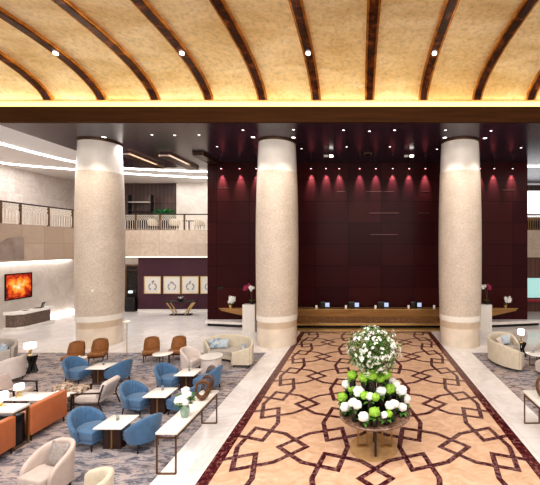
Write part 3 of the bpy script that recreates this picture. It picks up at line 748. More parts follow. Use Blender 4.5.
# ------------------------------------------------------------------ upper floor furniture
def small_chair_proto():
    root = thing('dining_chair', '', 'chair', (0,0,0))
    P = []; 
    for i in range(13):
        a = radians(-15+210*i/12); P.append((.30*cos(a), .28*sin(a), cos(a), sin(a)))
    bm = bmesh.new(); shell(bm, P, [.62+.22*max(0, sin(radians(-15+210*i/12))) for i in range(13)], .36, .06, .04); finish(bm, 'backrest', M['cream_fab'], root, 60)
    finish(prism(bmesh.new(), [(-.28,-.28),(.28,-.28),(.28,.2),(-.28,.2)], .34, .46, .03), 'seat', M['cream_fab'], root, 60)
    for x in (-.23,.23):
        for y in (-.22,.2): finish(leg_mesh(x, y, .35), 'leg', M['leg'], root)
    return root
g = 'pale dining chairs on the back left balcony'
dc = small_chair_proto(); dc.location = (-15.3, 25.35, 5.72); dc.rotation_euler = (0,0,radians(190)); tag(dc, 'pale dining chair behind the back balcony rail, left of the green plant', 'chair', g)
dup(dc, (-13.75, 25.35, 5.72), radians(200), 'pale dining chair behind the back balcony rail, right of the green plant', g)
dup(dc, (-11.95, 25.35, 5.72), radians(170), 'pale dining chair behind the back balcony rail, nearest the panelled wall', g)
for X, lb in ((-14.5,'holding the green plant'),(-12.9,'between the two right-hand pale chairs')):
    t = thing('dining_table', 'dark round dining table on the back balcony '+lb, 'table', (X, 25.8, 5.72))
    finish(L([(0,.70),(.45,.70),(.45,.74),(0,.74)], 24), 'tabletop', M['black'], t, 30); finish(L([(.05,.02),(.05,.70)], 12), 'pedestal', M['black'], t); finish(L([(.26,0),(.24,.03),(.05,.04)], 20), 'foot', M['black'], t)
pt = thing('potted_fern', 'broad green plant behind the back balcony rail', 'plant', (-14.5, 25.3, 6.46))
finish(L([(.12,0),(.17,.2),(.15,.2),(0,.18)], 16), 'pot', M['black'], pt)
bm = bmesh.new(); rr = random.Random(4)
for k in range(190):
    a = rr.random()*2*pi; e = rr.uniform(.0,1.3); r0 = rr.uniform(.0,.55); leaf_quad(bm, (r0*cos(a)*1.1, r0*sin(a)*.6, .20+rr.random()*.45), (cos(a), sin(a), e), .34, .16)
tag(finish(bm, 'foliage', mat('jade_leaf', (.03,.20,.07), .5, var=.5), pt, 0), '')
cb = thing('wall_shelf', 'dark metal shelving unit on the upper floor beside the left column', 'shelf', (-17.6, 27.6, 5.72))
for z in (.05,.9,1.6,2.3): finish(B(-.9,.9,-.2,.2,z,z+.05), 'shelf_board', M['col_white'] if z > 2 else M['black'], cb, 0)
for x in (-.9,.85): finish(B(x,x+.05,-.2,.2,0,2.9), 'side_panel', M['black'], cb, 0)

# ------------------------------------------------------------------ seating prototypes (front = -Y)
def tub_path(w, back, front):
    P = [(-w, front, -1, 0), (-w, front*.5, -1, 0)]
    for i in range(19):
        a = pi-pi*i/18; P.append((w*cos(a), back*sin(a), cos(a), sin(a)))
    P += [(w, front*.5, 1, 0), (w, front, 1, 0)]
    return P
def blue_chair(loc, rz, label):
    root = thing('tub_chair', label, 'chair', loc, rz, 'blue tub chairs round the square tables')
    P = tub_path(.285, .28, -.04); n = len(P); hs = []
    for x, y, nx, ny in P: hs.append(.46+.35*max(0, min(1, (y+.04)/.32))**.85)
    # finer path for channels
    fine = []; fh = []
    for i in range(n-1):
        for k in range(5):
            t = k/5; q = [P[i][j]*(1-t)+P[i+1][j]*t for j in range(4)]; l = math.hypot(q[2], q[3]); q[2] /= l; q[3] /= l; fine.append(tuple(q)); fh.append(hs[i]*(1-t)+hs[i+1]*t)
    fine.append(P[-1]); fh.append(hs[-1])
    bm = bmesh.new(); shell(bm, fine, fh, .20, .07, .08, 14, .018); finish(bm, 'backrest', M['blue_fab'], root, 60)
    sp = [(-.28,-.40),(.28,-.40)]+[(.26*cos(a), .25*sin(a)) for a in [pi*i/10 for i in range(11)]]
    finish(prism(bmesh.new(), sp, .24, .43, .035), 'seat', M['blue_fab'], root, 60)
    finish(prism(bmesh.new(), [(x*.96, y*.96) for x, y in sp], .17, .24, 0), 'seat_frame', M['blue_fab'], root, 60)
    for x, y in ((-.22,-.32),(.22,-.32),(-.20,.20),(.20,.20)): finish(leg_mesh(x, y, .18, .024, .014, x*.12, y*.12), 'leg', M['leg'], root)
    return root
T = {'A': (-9.05, 11.85), 'B': (-5.83, 9.70), 'C': (-5.92, 8.08), 'D': (-5.82, 11.26)}
bc = blue_chair((-6.58, 8.10, .012), radians(78), 'blue tub chair on the left side of the nearest square table')
def BC(x, y, rz, lb): dup(bc, (x, y, .012), radians(rz), lb, 'blue tub chairs round the square tables')
BC(-5.28, 8.02, -122, 'blue tub chair at the right of the nearest square table, its back to the console')
BC(-6.53, 9.72, 78, 'blue tub chair on the left side of the second nearest square table')
BC(-5.10, 9.60, -112, 'blue tub chair partly behind the white flowers, right of the second nearest square table')
BC(-6.46, 11.22, 75, 'blue tub chair on the left side of the square table behind the carved rings')
BC(-5.10, 11.15, -100, 'blue tub chair seen from behind, between the carved rings and the cream sofa')
BC(-9.93, 11.90, 78, 'blue tub chair nearest the tan chairs, on the left of the farthest left square table')
BC(-8.42, 11.78, -115, 'blue tub chair seen from behind, right of the farthest left square table')

def square_table(loc, label):
    root = thing('square_table', label, 'table', (*loc, .012), 0, 'white square tables on walnut pedestals')
    finish(B(-.32,.32,-.32,.32,.51,.54,bev=.006), 'tabletop', M['top_white'], root)
    for a in ((-.20,-.02),(.02,.20)): finish(B(a[0],a[1],-.17,.17,0,.51,bev=.004), 'pedestal', M['dark_wood'], root)
    finish(B(-.02,.02,-.18,-.14,0,.51), 'metal_inlay', M['brass'], root, 0)
    return root
tb = square_table(T['C'], 'white square table nearest the camera between two blue chairs')
dup(tb, (*T['B'], .012), 0, 'white square table beside the white flower vase')
dup(tb, (*T['D'], .012), 0, 'white square table just beyond the carved rings')
dup(tb, (*T['A'], .012), 0, 'white square table farthest left, in front of the tan chairs')
def candle(loc, label, m):
    root = thing('glass_holder', label, 'candle holder', loc, 0, 'small glass holders on the tables')
    finish(L([(.028,0),(.034,.01),(.034,.13),(.029,.13),(.029,.015),(0,.015)], 16), 'glass', M['clear_glass'], root)
    finish(L([(.022,.016),(.022,.06),(0,.062)], 12), 'candle', m, root)
    return root
candle((T['C'][0]-.02, T['C'][1]+.05, .552), 'tall clear glass holder on the nearest square table', M['brass'])
candle((T['B'][0]-.02, T['B'][1]+.12, .552), 'small glass holder on the table beside the white flowers', M['ring_wood'])
candle((T['D'][0]-.02, T['D'][1]+.08, .552), 'small glass holder on the table beyond the carved rings', M['tan_leather'])
candle((T['A'][0]+.02, T['A'][1]+.05, .552), 'small dark glass holder on the table before the tan chairs', M['black'])

def tan_chair(loc, rz, label):
    root = thing('lounge_chair', label, 'chair', loc, rz, 'tan leather chairs at the far edge of the rug')
    bm = bmesh.new(); nx, nz_ = 14, 12; fr = []; bk = []
    for j in range(nz_+1):
        t = j/nz_; z = .30+t*.58; w = .27-.05*t+.03*sin(pi*t); y0 = .19+.08*t
        rowf = []; rowb = []
        for i in range(nx+1):
            s = -1+2*i/nx; zz = z-(.05*abs(s)**3 if j == nz_ else 0)
            c = -.12*abs(s)**2.2*(1-.5*t)
            rowf.append(bm.verts.new((s*w, y0+c-.03, zz))); rowb.append(bm.verts.new((s*w*1.05, y0+c+.04, zz)))
        fr.append(rowf); bk.append(rowb)
    for G, fl in ((fr, 0), (bk, 1)):
        for j in range(nz_):
            for i in range(nx): bm.faces.new((G[j][i], G[j][i+1], G[j+1][i+1], G[j+1][i]))
    for j in range(nz_):
        bm.faces.new((fr[j][0], fr[j+1][0], bk[j+1][0], bk[j][0])); bm.faces.new((fr[j][nx], fr[j+1][nx], bk[j+1][nx], bk[j][nx]))
    for i in range(nx):
        bm.faces.new((fr[0][i], fr[0][i+1], bk[0][i+1], bk[0][i])); bm.faces.new((fr[nz_][i], fr[nz_][i+1], bk[nz_][i+1], bk[nz_][i]))
    finish(bm, 'backrest', M['tan_leather'], root, 60)
    finish(prism(bmesh.new(), [(-.27,-.36),(.27,-.36),(.31,-.1),(.27,.18),(-.27,.18),(-.31,-.1)], .29, .43, .035), 'seat', M['tan_leather'], root, 60)
    finish(prism(bmesh.new(), [(-.25,-.32),(.25,-.32),(.25,.2),(-.25,.2)], .25, .30, 0), 'seat_frame', M['leg'], root, 0)
    for x, y in ((-.23,-.29),(.23,-.29),(-.23,.2),(.23,.2)): finish(leg_mesh(x, y, .27, .022, .012, 0, .04 if y > 0 else -.02), 'leg', M['leg'], root)
    return root
tc = tan_chair((-11.29, 13.45, .012), radians(14), 'tan leather chair at the far left, before the left column')
for x, y, rz, lb in ((-10.65, 13.85, 20, 'tan leather chair second from the left, before the left column'), (-8.73, 14.12, 24, 'tan leather chair right of the slim floor lamp, beside the small round table'),
                     (-7.72, 14.22, 10, 'rightmost tan leather chair, beside the pale tub chair')): dup(tc, (x, y, .012), radians(rz), lb)
def round_table(loc, r, h, label, m=None, kind='frame'):
    root = thing('round_table', label, 'table', loc)
    finish(L([(0,h-.03),(r-.01,h-.03),(r,h-.02),(r,h-.005),(r-.01,h),(0,h)], 40), 'tabletop', m or M['top_white'], root, 30)
    for k in range(3):
        a = 2*pi*k/3+.5; c, s = cos(a), sin(a); q = r*.62; bm = bmesh.new()
        bar(bm, (c*q, s*q, .02), (c*q, s*q, h-.03), .025); bar(bm, (c*q, s*q, .02), (0, 0, .02), .025); bar(bm, (0,0,.0), (0,0,h-.03), .025) if k == 0 else None
        finish(bm, 'leg', M['bronze_frame'], root, 0)
    return root
round_table((-7.98, 13.62, .012), .36, .42, 'small white round table between the two tan chairs on the right')
round_table((-10.72, 12.98, .012), .24, .45, 'small white round table between the two tan chairs on the left')
tag(finish(L([(.03,0),(.04,.06),(.034,.06),(0,.01)], 14), 'cup', M['top_white'], loc=(-10.72, 12.98, .463)), 'white cup on the small table between the left tan chairs', 'cup')
# drum table with arched opening
def drum(loc):
    root = thing('pedestal_table', 'white round pedestal table with an arched cut-out, in front of the cream sofa', 'table', loc)
    finish(L([(0,.60),(.38,.60),(.39,.61),(.39,.64),(0,.64)], 40), 'tabletop', M['top_white'], root, 30)
    bm = bmesh.new(); n = 40
    o_ = []
    for ring_r in (.35, .32):
        cols = []
        for i in range(n):
            a = 2*pi*i/n; d = (a-radians(293)+pi/2) % pi-pi/2; zb = 0
            if abs(d) < .62: zb = .42*math.sqrt(1-(d/.62)**2)
            cols.append((bm.verts.new((ring_r*cos(a), ring_r*sin(a), zb)), bm.verts.new((ring_r*cos(a), ring_r*sin(a), .60))))
        o_.append(cols)
    for i in range(n):
        j = (i+1)%n
        bm.faces.new((o_[0][i][0], o_[0][j][0], o_[0][j][1], o_[0][i][1])); bm.faces.new((o_[1][i][0], o_[1][i][1], o_[1][j][1], o_[1][j][0]))
        bm.faces.new((o_[0][i][0], o_[1][i][0], o_[1][j][0], o_[0][j][0]))
    finish(bm, 'pedestal', M['white_fab'], root, 50)
drum((-5.66, 12.60, .012))

def pale_chair(loc, rz, label, m='white_fab', sc=1.0, leg=.14, grp=None, back=.80, low=.45, name='armchair'):
    root = thing(name, label, 'armchair', loc, rz, grp)
    P = tub_path(.38*sc, .36*sc, -.30*sc); fine = []; fh = []
    for i in range(len(P)-1):
        for k in range(3):
            t = k/3; q = [P[i][j]*(1-t)+P[i+1][j]*t for j in range(4)]; l = math.hypot(q[2], q[3]); fine.append((q[0], q[1], q[2]/l, q[3]/l))
    fine.append(P[-1])
    for q in fine: fh.append(low+(back-low)*max(0, min(1, (q[1]/sc+.30)/.60))**.6)
    bm = bmesh.new(); shell(bm, fine, fh, leg, .10*sc, .03); finish(bm, 'backrest', M[m], root, 60)
    sp = [(-.33*sc,-.42*sc),(.33*sc,-.42*sc)]+[(.33*sc*cos(a), .30*sc*sin(a)) for a in [pi*i/10 for i in range(11)]]
    finish(prism(bmesh.new(), sp, .24, .44, .045), 'seat', M[m], root, 60); finish(prism(bmesh.new(), [(x*.97,y*.97) for x, y in sp], leg, .24, 0), 'seat_frame', M[m], root, 60)
    for x, y in ((-.28,-.32),(.28,-.32),(-.25,.25),(.25,.25)): finish(leg_mesh(x*sc, y*sc, leg+.01, .022, .015), 'leg', M['leg'], root)
    return root
pale_chair((-6.58, 12.92, .012), radians(70), 'pale rounded tub chair beyond the farthest blue chairs, beside the pedestal table', 'white_fab', .74, back=.84, low=.5)
pale_chair((-12.24, 11.90, .012), radians(-97), 'off-white armchair seen from behind in front of the dark hourglass stool', 'white_fab', .95, back=.86)
pale_chair((-6.12, 6.56, .012), radians(-14), 'beige rounded armchair with a grey cushion at the bottom left', 'beige_fab', .83, back=.82, low=.46)
pillow('grey woven cushion on the beige armchair at the bottom left', M['pillow_grey'], (-6.06, 6.66, .64), (radians(-18), 0, radians(-14)), .44, .42, .13)
pale_chair((-4.76, 5.60, .012), radians(-96), 'cream armchair back cut off by the bottom edge of the view', 'cream_fab', .95, back=.86, low=.70)
round_table((-5.95, 5.78, .012), .22, .50, 'small white round table before the beige armchair at the bottom edge')
pale_chair((7.15, 13.85, .012), radians(-85), 'pale grey armchair at the right edge beyond the round table', 'seat_grey', 1.0, back=.82)
pale_chair((6.45, 12.30, .012), radians(190), 'pale armchair at the right edge in front of the round table', 'white_fab', 1.0, back=.75)

# curved sofas
def sofa(center, a0, a1, label, m, ro=1.40, ri=.62, back=.92, chn=22):
    root = thing('curved_sofa', label, 'sofa', (*center, .012))
    n = 66; P = []; H = []
    for i in range(n+1):
        s = i/n; a = radians(a0+(a1-a0)*s); P.append(((ro-.06)*cos(a), (ro-.06)*sin(a), cos(a), sin(a)))
        e = min(s, 1-s)*(a1-a0); H.append(.80+(back-.80)*min(1, e/26)**.8)
    bm = bmesh.new(); shell(bm, P, H, .12, .11, .03, chn, .02); finish(bm, 'backrest', M[m], root, 60)
    # arms
    for a, s in ((a0, -1), (a1, 1)):
        t = radians(a); tx, ty = -sin(t)*s, cos(t)*s; pts = []; hh = []
        for k in range(9):
            r = ri+.06+(ro-.06-ri-.06)*k/8; pts.append((r*cos(t)+tx*.02, r*sin(t)+ty*.02, tx, ty)); hh.append(.58+.20*(k/8)**1.0)
        bm = bmesh.new(); shell(bm, pts, hh, .12, .09, 0); finish(bm, 'arm', M[m], root, 60)
    sp = [((ro-.12)*cos(radians(a0+(a1-a0)*i/24)), (ro-.12)*sin(radians(a0+(a1-a0)*i/24))) for i in range(25)]+[(ri*cos(radians(a1-(a1-a0)*i/24)), ri*sin(radians(a1-(a1-a0)*i/24))) for i in range(25)]
    finish(prism(bmesh.new(), sp, .27, .43, .03), 'seat_cushion', M['seat_grey'], root, 60); finish(prism(bmesh.new(), sp, .12, .27, 0), 'seat_base', M[m], root, 60)
    for a in (a0+4, (a0+a1)/2, a1-4):
        for r in (ri+.1, ro-.12): finish(leg_mesh(r*cos(radians(a)), r*sin(radians(a)), .13, .022, .018), 'leg', M['leg'], root)
    return root
sofa((-5.80, 13.22), -2, 128, 'cream channelled curved sofa with blue cushions beside the left reception column', 'cream_fab')
pillow('blue and white printed cushion at the left end of the cream sofa', M['pillow_blue'], (-6.20, 14.18, .64), (radians(-18), 0, radians(22)), .46, .40)
pillow('pale blue cushion behind the printed one on the cream sofa', M['pillow_pale'], (-5.86, 14.24, .63), (radians(-18), 0, radians(5)), .40, .36)
pillow('small blue cushion at the right end of the cream sofa', M['pillow_blue'], (-4.86, 13.66, .62), (radians(-15), 0, radians(-62)), .40, .36)
sofa((6.20, 13.76), 88, 236, 'cream curved sofa on the right, seen from behind, with grey cushions', 'cream_fab')
pillow('grey cushion at the far end of the right sofa', M['pillow_pale'], (5.85, 14.79, .64), (radians(-18), 0, radians(18)), .44, .40)
pillow('white cushion in the middle of the right sofa', M['white_fab'], (5.47, 14.48, .64), (radians(-18), 0, radians(45)), .42, .38)
pillow('grey brown cushion near the front of the right sofa', M['pillow_grey'], (5.21, 14.01, .64), (radians(-18), 0, radians(75)), .42, .40)
sofa((-14.55, 12.55), 20, 150, 'warm grey curved sofa with blue cushions at the far left edge', 'grey_fab')
pillow('larger pale blue cushion on the grey sofa at the left edge', M['pillow_pale'], (-14.02, 13.40, .64), (radians(-18), 0, radians(-28)), .44, .46)
pillow('smaller blue printed cushion on the grey sofa at the left edge', M['pillow_blue'], (-13.70, 13.22, .64), (radians(-18), 0, radians(-40)), .34, .36)

# tables and lamps
def lamp(loc, label, sr, sh, z0, m_base='gold_metal'):
    root = thing('table_lamp', label, 'lamp', loc)
    finish(L([(.07,0),(.08,.01),(.07,.02),(.015,.03),(.03,z0*.3),(.045,z0*.6),(.015,z0),(.01,z0+.02)], 20), 'base', M[m_base], root)
    finish(L([(sr*.92,z0),(sr,z0+.01),(sr,z0+sh-.01),(sr*.92,z0+sh)], 32), 'lamp_shade', M['lamp_glow'], root, 40)
def stool(loc, label, r=.2, h=.62):
    root = thing('hourglass_stool', label, 'side table', loc)
    finish(L([(r,h-.03),(r,h),(0,h)], 24), 'top', M['black'], root, 30)
    for k in range(8):
        a = 2*pi*k/8; bm = bmesh.new(); tube(bm, [(r*.9*cos(a), r*.9*sin(a), 0), (r*.45*cos(a+.5), r*.45*sin(a+.5), h*.5), (r*.9*cos(a+1), r*.9*sin(a+1), h-.02)], .034, 6); finish(bm, 'strut', M['black'], root)
stool((-12.22, 12.72, .012), 'dark hourglass side table behind the off-white armchair at the left', .15); lamp((-12.30, 12.72, .632), 'white drum table lamp on the dark hourglass table at the left', .165, .19, .26)
stool((6.42, 14.62, .012), 'dark hourglass side table beyond the right round table', .2, .55); lamp((6.42, 14.62, .562), 'white table lamp on the dark side table at the right', .13, .22, .34)
round_table((6.42, 13.34, .012), .38, .5, 'white round coffee table inside the right curved sofa')
tag(finish(L([(.05,0),(.06,.12),(.05,.12),(0,.02)], 14), 'cup', M['clear_glass'], loc=(6.32, 13.42, .512)), 'small glass on the right round coffee table', 'glass')
# slim floor lamp
root = thing('floor_lamp', 'slim floor lamp with a flat disc head beside the left column', 'lamp', (-9.70, 14.1, .012))
finish(L([(.14,0),(.14,.02),(.02,.03)], 24), 'base', M['gold_metal'], root); finish(L([(.012,.02),(.012,1.50)], 8), 'pole', M['gold_metal'], root); finish(L([(.02,1.50),(.15,1.52),(.16,1.55),(.05,1.60),(0,1.61)], 28), 'lamp_head', M['col_white'], root)

# orange banquettes
def banquette(loc, label):
    root = thing('banquette', label, 'sofa', loc, 0, 'orange leather banquettes')     # back runs along local Y at x=0, faces -X
    finish(B(-.16,0,-.51,.51,.14,.82,bev=.035,seg=3), 'backrest', M['orange'], root, 60); finish(B(-.80,-.15,-.50,.50,.16,.44,bev=.04,seg=3), 'seat', M['orange'], root, 60)
    for x in (-.72,-.06):
        for y in (-.45,.45): finish(leg_mesh(x, y, .16, .022, .014), 'leg', M['leg'], root)
    return root
bq = banquette((-8.0, 8.70, .012), 'orange leather banquette seen from behind, beyond the brass framed table')
dup(bq, (-7.95, 7.28, .012), 0, 'orange leather banquette at the left edge, nearer than the brass framed table')
root = thing('side_table', 'white topped brass framed table between the two orange banquettes', 'table', (-8.5, 8.0, .012))
finish(B(-.50,.50,-.23,.17,.87,.92,bev=.006), 'tabletop', M['top_white'], root)
for x in (-.44,.44):
    bm = bmesh.new()
    for y in (-.17,.17): bar(bm, (x,y,0), (x,y,.87), .03)
    bar(bm, (x,-.17,.015), (x,.17,.015), .03); bar(bm, (x,-.17,.85), (x,.17,.85), .03); finish(bm, 'leg_frame', M['brass'], root, 0)
finish(B(-.40,.40,-.13,.14,.06,.72,bev=.01), 'cabinet', M['black'], root)
lamp((-8.52, 8.0, .932), 'white round lamp on the brass framed table at the left edge', .13, .16, .15)
# coffee table behind banquette
root = thing('coffee_table', 'long low white table behind the orange banquette with a lower shelf', 'table', (-9.05, 9.66, .012))
finish(B(-.78,.70,-.26,.28,.42,.45,bev=.006), 'tabletop', M['top_white'], root); finish(B(-.68,.62,-.2,.22,.14,.16), 'shelf', M['dark_wood'], root, 0)
for x in (-.70,.64):
    bm = bmesh.new(); 
    for y in (-.22,.24): bar(bm, (x,y,0), (x,y,.42), .025)
    bar(bm, (x,-.22,.012), (x,.24,.012), .025); finish(bm, 'leg_frame', M['bronze_frame'], root, 0)
lamp((-9.68, 9.62, .462), 'small white round lamp on the long low table at the left', .11, .14, .20)
tag(finish(L([(.035,0),(.045,.08),(.038,.08),(0,.01)], 14), 'cup', M['top_white'], loc=(-8.78, 9.8, .462)), 'white cup on the long low white table', 'cup')
# wooden-armed lounge chairs
def wood_chair(loc, rz, label, m):
    root = thing('wooden_armchair', label, 'armchair', loc, rz)
    bm = B(-.31,.31,-.40,.30,.26,.42,bev=.045,seg=3); finish(bm, 'seat_cushion', M[m], root, 60)
    bm = B(-.33,.33,-.08,.08,0,.47,bev=.06,seg=3); bmesh.ops.rotate(bm, verts=bm.verts, matrix=Matrix.Rotation(radians(-24),3,'X')); bmesh.ops.translate(bm, verts=bm.verts, vec=(0,.24,.38)); finish(bm, 'back_cushion', M[m], root, 60)
    for s in (-1,1):
        x = s*.36; bm = bmesh.new(); tube(bm, [(x,-.44,.0),(x,-.40,.52)], .020, 6, .026); finish(bm, 'leg', M['leg'], root)
        bm = bmesh.new(); tube(bm, [(x,.42,.0),(x,.30,.30),(x,.36,.56),(x,.43,.78)], .018, 6); finish(bm, 'leg', M['leg'], root)
        bm = bmesh.new(); tube(bm, [(x,-.44,.53),(x,-.1,.55),(x,.33,.56)], .024, 6); finish(bm, 'armrest', M['leg'], root)
        bm = bmesh.new(); bar(bm, (x,-.40,.26), (x,.32,.24), .03); finish(bm, 'side_rail', M['leg'], root, 0)
    bm = bmesh.new(); bar(bm, (-.36,-.36,.25), (.36,-.36,.25), .03); finish(bm, 'front_rail', M['leg'], root, 0); bm = bmesh.new()
    bar(bm, (-.36,.42,.76), (.36,.42,.76), .03)
    finish(bm, 'back_frame', M['leg'], root, 0)
wood_chair((-7.78, 9.92, .012), radians(-88), 'dark wood armchair with white cushions between the ottomans and the blue chairs', 'white_fab')
wood_chair((-10.40, 10.12, .012), radians(92), 'beige cushioned armchair with dark wood arms at the left edge', 'beige_fab')
for x, y, lb in ((-8.66, 10.42, 'right-hand speckled round ottoman in front of the blue chair'), (-9.28, 10.58, 'left-hand speckled round ottoman in front of the blue chair')):
    o = thing('ottoman', lb, 'ottoman', (x, y, .012), 0, 'speckled ottomans'); finish(L([(.23,.04),(.27,.08),(.28,.2),(.27,.36),(.22,.41),(0,.42)], 32), 'cushion', M['leopard'], o, 60); finish(L([(.22,0),(.22,.04)], 24), 'foot', M['black'], o)
root = thing('side_table', 'small dark side table between the ottoman and the wooden armchair', 'table', (-8.12, 10.78, .012))
finish(L([(0,.38),(.17,.38),(.17,.41),(0,.41)], 20), 'tabletop', M['black'], root, 30); finish(L([(.03,.02),(.03,.38)], 10), 'stem', M['black'], root); finish(L([(.13,0),(.12,.02),(.03,.03)], 18), 'foot', M['black'], root)

# consoles
def console(X, label, far=9.22):
    root = thing('console_table', label, 'table', (X, 8.06, 0))
    finish(B(-.22,.22,-1.02,1.06,.80,.845,bev=.005), 'tabletop', M['top_white'], root)
    for y in (-1.03+.02, 1.0):
        bm = bmesh.new(); y0 = y
        for x in (-.19,.19): bar(bm, (x,y0,.015), (x,y0,.79), .028)
        bar(bm, (-.19,y0,.015), (.19,y0,.015), .028); bar(bm, (-.19,y0,.74), (.19,y0,.74), .028); finish(bm, 'leg_frame', M['bronze_frame'], root, 0)
    bm = bmesh.new()
    for x in (-.19,.19): bar(bm, (x,-1.0,.74), (x,1.0,.74), .028)
    for k in range(4): bar(bm, (-.19,-.6+k*.4,.74), (.19,-.6+k*.4,.74), .02); 
    for k in range(4): bar(bm, (0,-.6+k*.4,.74), (0,-.6+k*.4,.80), .03)
    finish(bm, 'rail', M['bronze_frame'], root, 0)
console(-4.21, 'long white topped console with thin bronze frame along the left rug edge')
console(4.14, 'white topped console with thin bronze frame at the right edge')
def ring_sculpture(loc, rz, R1, label, m, seed):
    rr = random.Random(seed); root = thing('ring_sculpture', label, 'sculpture', loc, rz)
    bm = bmesh.new(); n = 36; k_ = 12; S = []
    for i in range(n):
        a = 2*pi*i/n; Rr = R1*(1+.10*sin(2*a+1)+.06*sin(3*a)); tr = R1*(.24+.07*sin(a+2))
        ring_ = []
        for k in range(k_):
            b = 2*pi*k/k_; q = Rr-tr*.6+tr*cos(b)*1.0; ring_.append(bm.verts.new((q*cos(a)*.68, tr*.75*sin(b), R1*1.12+q*sin(a)*1.08)))
        S.append(ring_)
    for i in range(n):
        a, b = S[i], S[(i+1)%n]
        for k in range(k_): bm.faces.new((a[k], b[k], b[(k+1)%k_], a[(k+1)%k_]))
    # settle on the table
    zmin = min(v.co.z for v in bm.verts)
    for v in bm.verts: v.co.z -= zmin
    finish(bm, 'ring', m, root, 80)
    return root
ring_sculpture((-4.13, 8.50, .845), radians(10), .235, 'brown carved wooden ring sculpture on the left console', M['ring_wood'], 1)
ring_sculpture((-4.20, 8.95, .845), radians(-12), .215, 'darker carved ring sculpture standing behind the brown one', M['ring_dark'], 2)
ring_sculpture((4.22, 8.62, .845), radians(5), .27, 'brown carved ring sculpture on the right console at the picture edge', M['ring_wood'], 3)
def bloom(bm, c, r, seed, sub=3, amp=.18, fr=9):
    c = Vector(c); t = bmesh.ops.create_icosphere(bm, subdivisions=sub, radius=1)
    for v in t['verts']:
        d = v.co.normalized(); k = 1+amp*(noise.noise(d*fr*.5+Vector((seed,0,0)))*1.2+.6*noise.noise(d*fr+Vector((0,seed,0)))); v.co = c+Vector((d.x, d.y, d.z*.85))*r*k
def flower_vase():
    root = thing('flower_vase', 'pale green glass vase of white flowers on the left console', 'vase', (-4.15, 7.68, .845))
    finish(L([(.05,0),(.075,.02),(.095,.10),(.09,.20),(.065,.26),(.075,.29),(.065,.285),(.055,.26),(.08,.18),(.08,.08),(.05,.02),(0,.015)], 24), 'vase_body', M['green_glass'], root)
    for k, (x, y, z, r) in enumerate(((-.10,-.02,.38,.115),(.03,.03,.46,.105),(-.02,.06,.56,.09),(.05,-.06,.36,.085))):
        bm = bmesh.new(); bloom(bm, (x,y,z), r, k+.3); finish(bm, 'bloom', M['bloom_white'], root, 80)
        bm = bmesh.new(); tube(bm, [(x*.2,y*.2,.02),(x*.6,y*.6,.25),(x,y,z)], .006, 6); finish(bm, 'stem', M['stem'], root)
    bm = bmesh.new(); rr = random.Random(2)
    for k in range(40):
        a = rr.random()*2*pi; leaf_quad(bm, (.06*cos(a), .05*sin(a), .28+.2*rr.random()), (cos(a), sin(a), rr.uniform(-.5,.6)), .18, .09)
    finish(bm, 'leaves', M['leaf'], root, 0)
flower_vase()

# ------------------------------------------------------------------ flower table
ft = thing('flower_table', 'round brown veined table with rectangular brass leg frames in the centre of the carpet', 'table', (.03, 8.0, .012))
finish(L([(0,.76),(.79,.76),(.81,.775),(.81,.795),(.79,.81),(0,.81)], 64), 'tabletop', M['table_brown'], ft, 30)
finish(L([(0,.74),(.40,.74),(.40,.76),(0,.76)], 40), 'under_plate', M['bronze_frame'], ft, 30)
for k in range(4):
    a = pi/2*k; c, s = cos(a), sin(a); bm = bmesh.new()
    for p, q in (((.17,.02),(.17,.74)),((.38,.02),(.38,.74)),((.17,.02),(.38,.02)),((.17,.73),(.38,.73))): bar(bm, (c*p[0], s*p[0], p[1]), (c*q[0], s*q[0], q[1]), .045)
    finish(bm, 'leg', M['dark_wood'] if k % 2 else M['brass'], ft, 0)
tz = .822
def vase_of(x, y, h, kinds, label, r=.16, seed=0):
    root = thing('hydrangea_vase', label, 'vase', (.05+x, 8+y, tz), 0, 'dark vases of hydrangeas on the round table')
    vr = .072
    finish(L([(vr*.8,0),(vr,.02),(vr,h-.02),(vr*.95,h),(vr*.8,h),(vr*.8,h-.03),(0,h-.03)], 20), 'vase_body', M['dark_glass'], root)
    rr = random.Random(seed)
    for i, kd in enumerate(kinds):
        bm = bmesh.new(); n = len(kinds); off = (i-(n-1)/2)*r*1.05
        a = math.atan2(y, x)+pi/2; bloom(bm, (off*cos(a), off*sin(a), h+r*.55+rr.uniform(0,.03)), r*(1 if n == 1 else .8), seed+i*.7, 3, .30 if kd == 'g' else .24, 12)
        finish(bm, 'bloom', M['bloom_white'] if kd == 'w' else M['bloom_green'], root, 80)
    bm = bmesh.new()
    for k in range(7):
        a = rr.random()*2*pi; leaf_quad(bm, (.02*cos(a), .02*sin(a), h-.01), (cos(a), sin(a), rr.uniform(-.5,.3)), .17, .09)
    finish(bm, 'leaves', M['leaf'], root, 0)
nm = {'gwg':'green and white mixed','w':'white','g':'lime green','wg':'white and green','gw':'green and white','ww':'double white'}
def place_on_ring(lst, Rr, h, tier, r):
    for i, (deg, k) in enumerate(lst):
        a = radians(deg); side = 'at the front' if abs(deg+90) < 12 else ('front left' if -180 < deg < -102 else 'front right' if -78 <= deg < 0 else 'back right' if 0 <= deg < 85 else 'straight behind' if 85 <= deg <= 95 else 'back left')
        hh = h*(1+.08*math.sin(i*2.3))
        vase_of(Rr*cos(a), Rr*sin(a), hh, k, 'dark glass vase of %s hydrangea, %s tier of the round table, %s, %d degrees round' % (nm[k], tier, side, (deg+450) % 360) if 0 else VL(k, tier, side, i), r, i+len(tier))
seen = {}
def VL(k, tier, side, i):
    base = 'dark vase of %s hydrangea, %s tier, %s' % (nm[k], tier, side)
    seen[base] = seen.get(base, 0)+1
    return base if seen[base] == 1 else base+(', next one outward' if seen[base] == 2 else ', outermost')
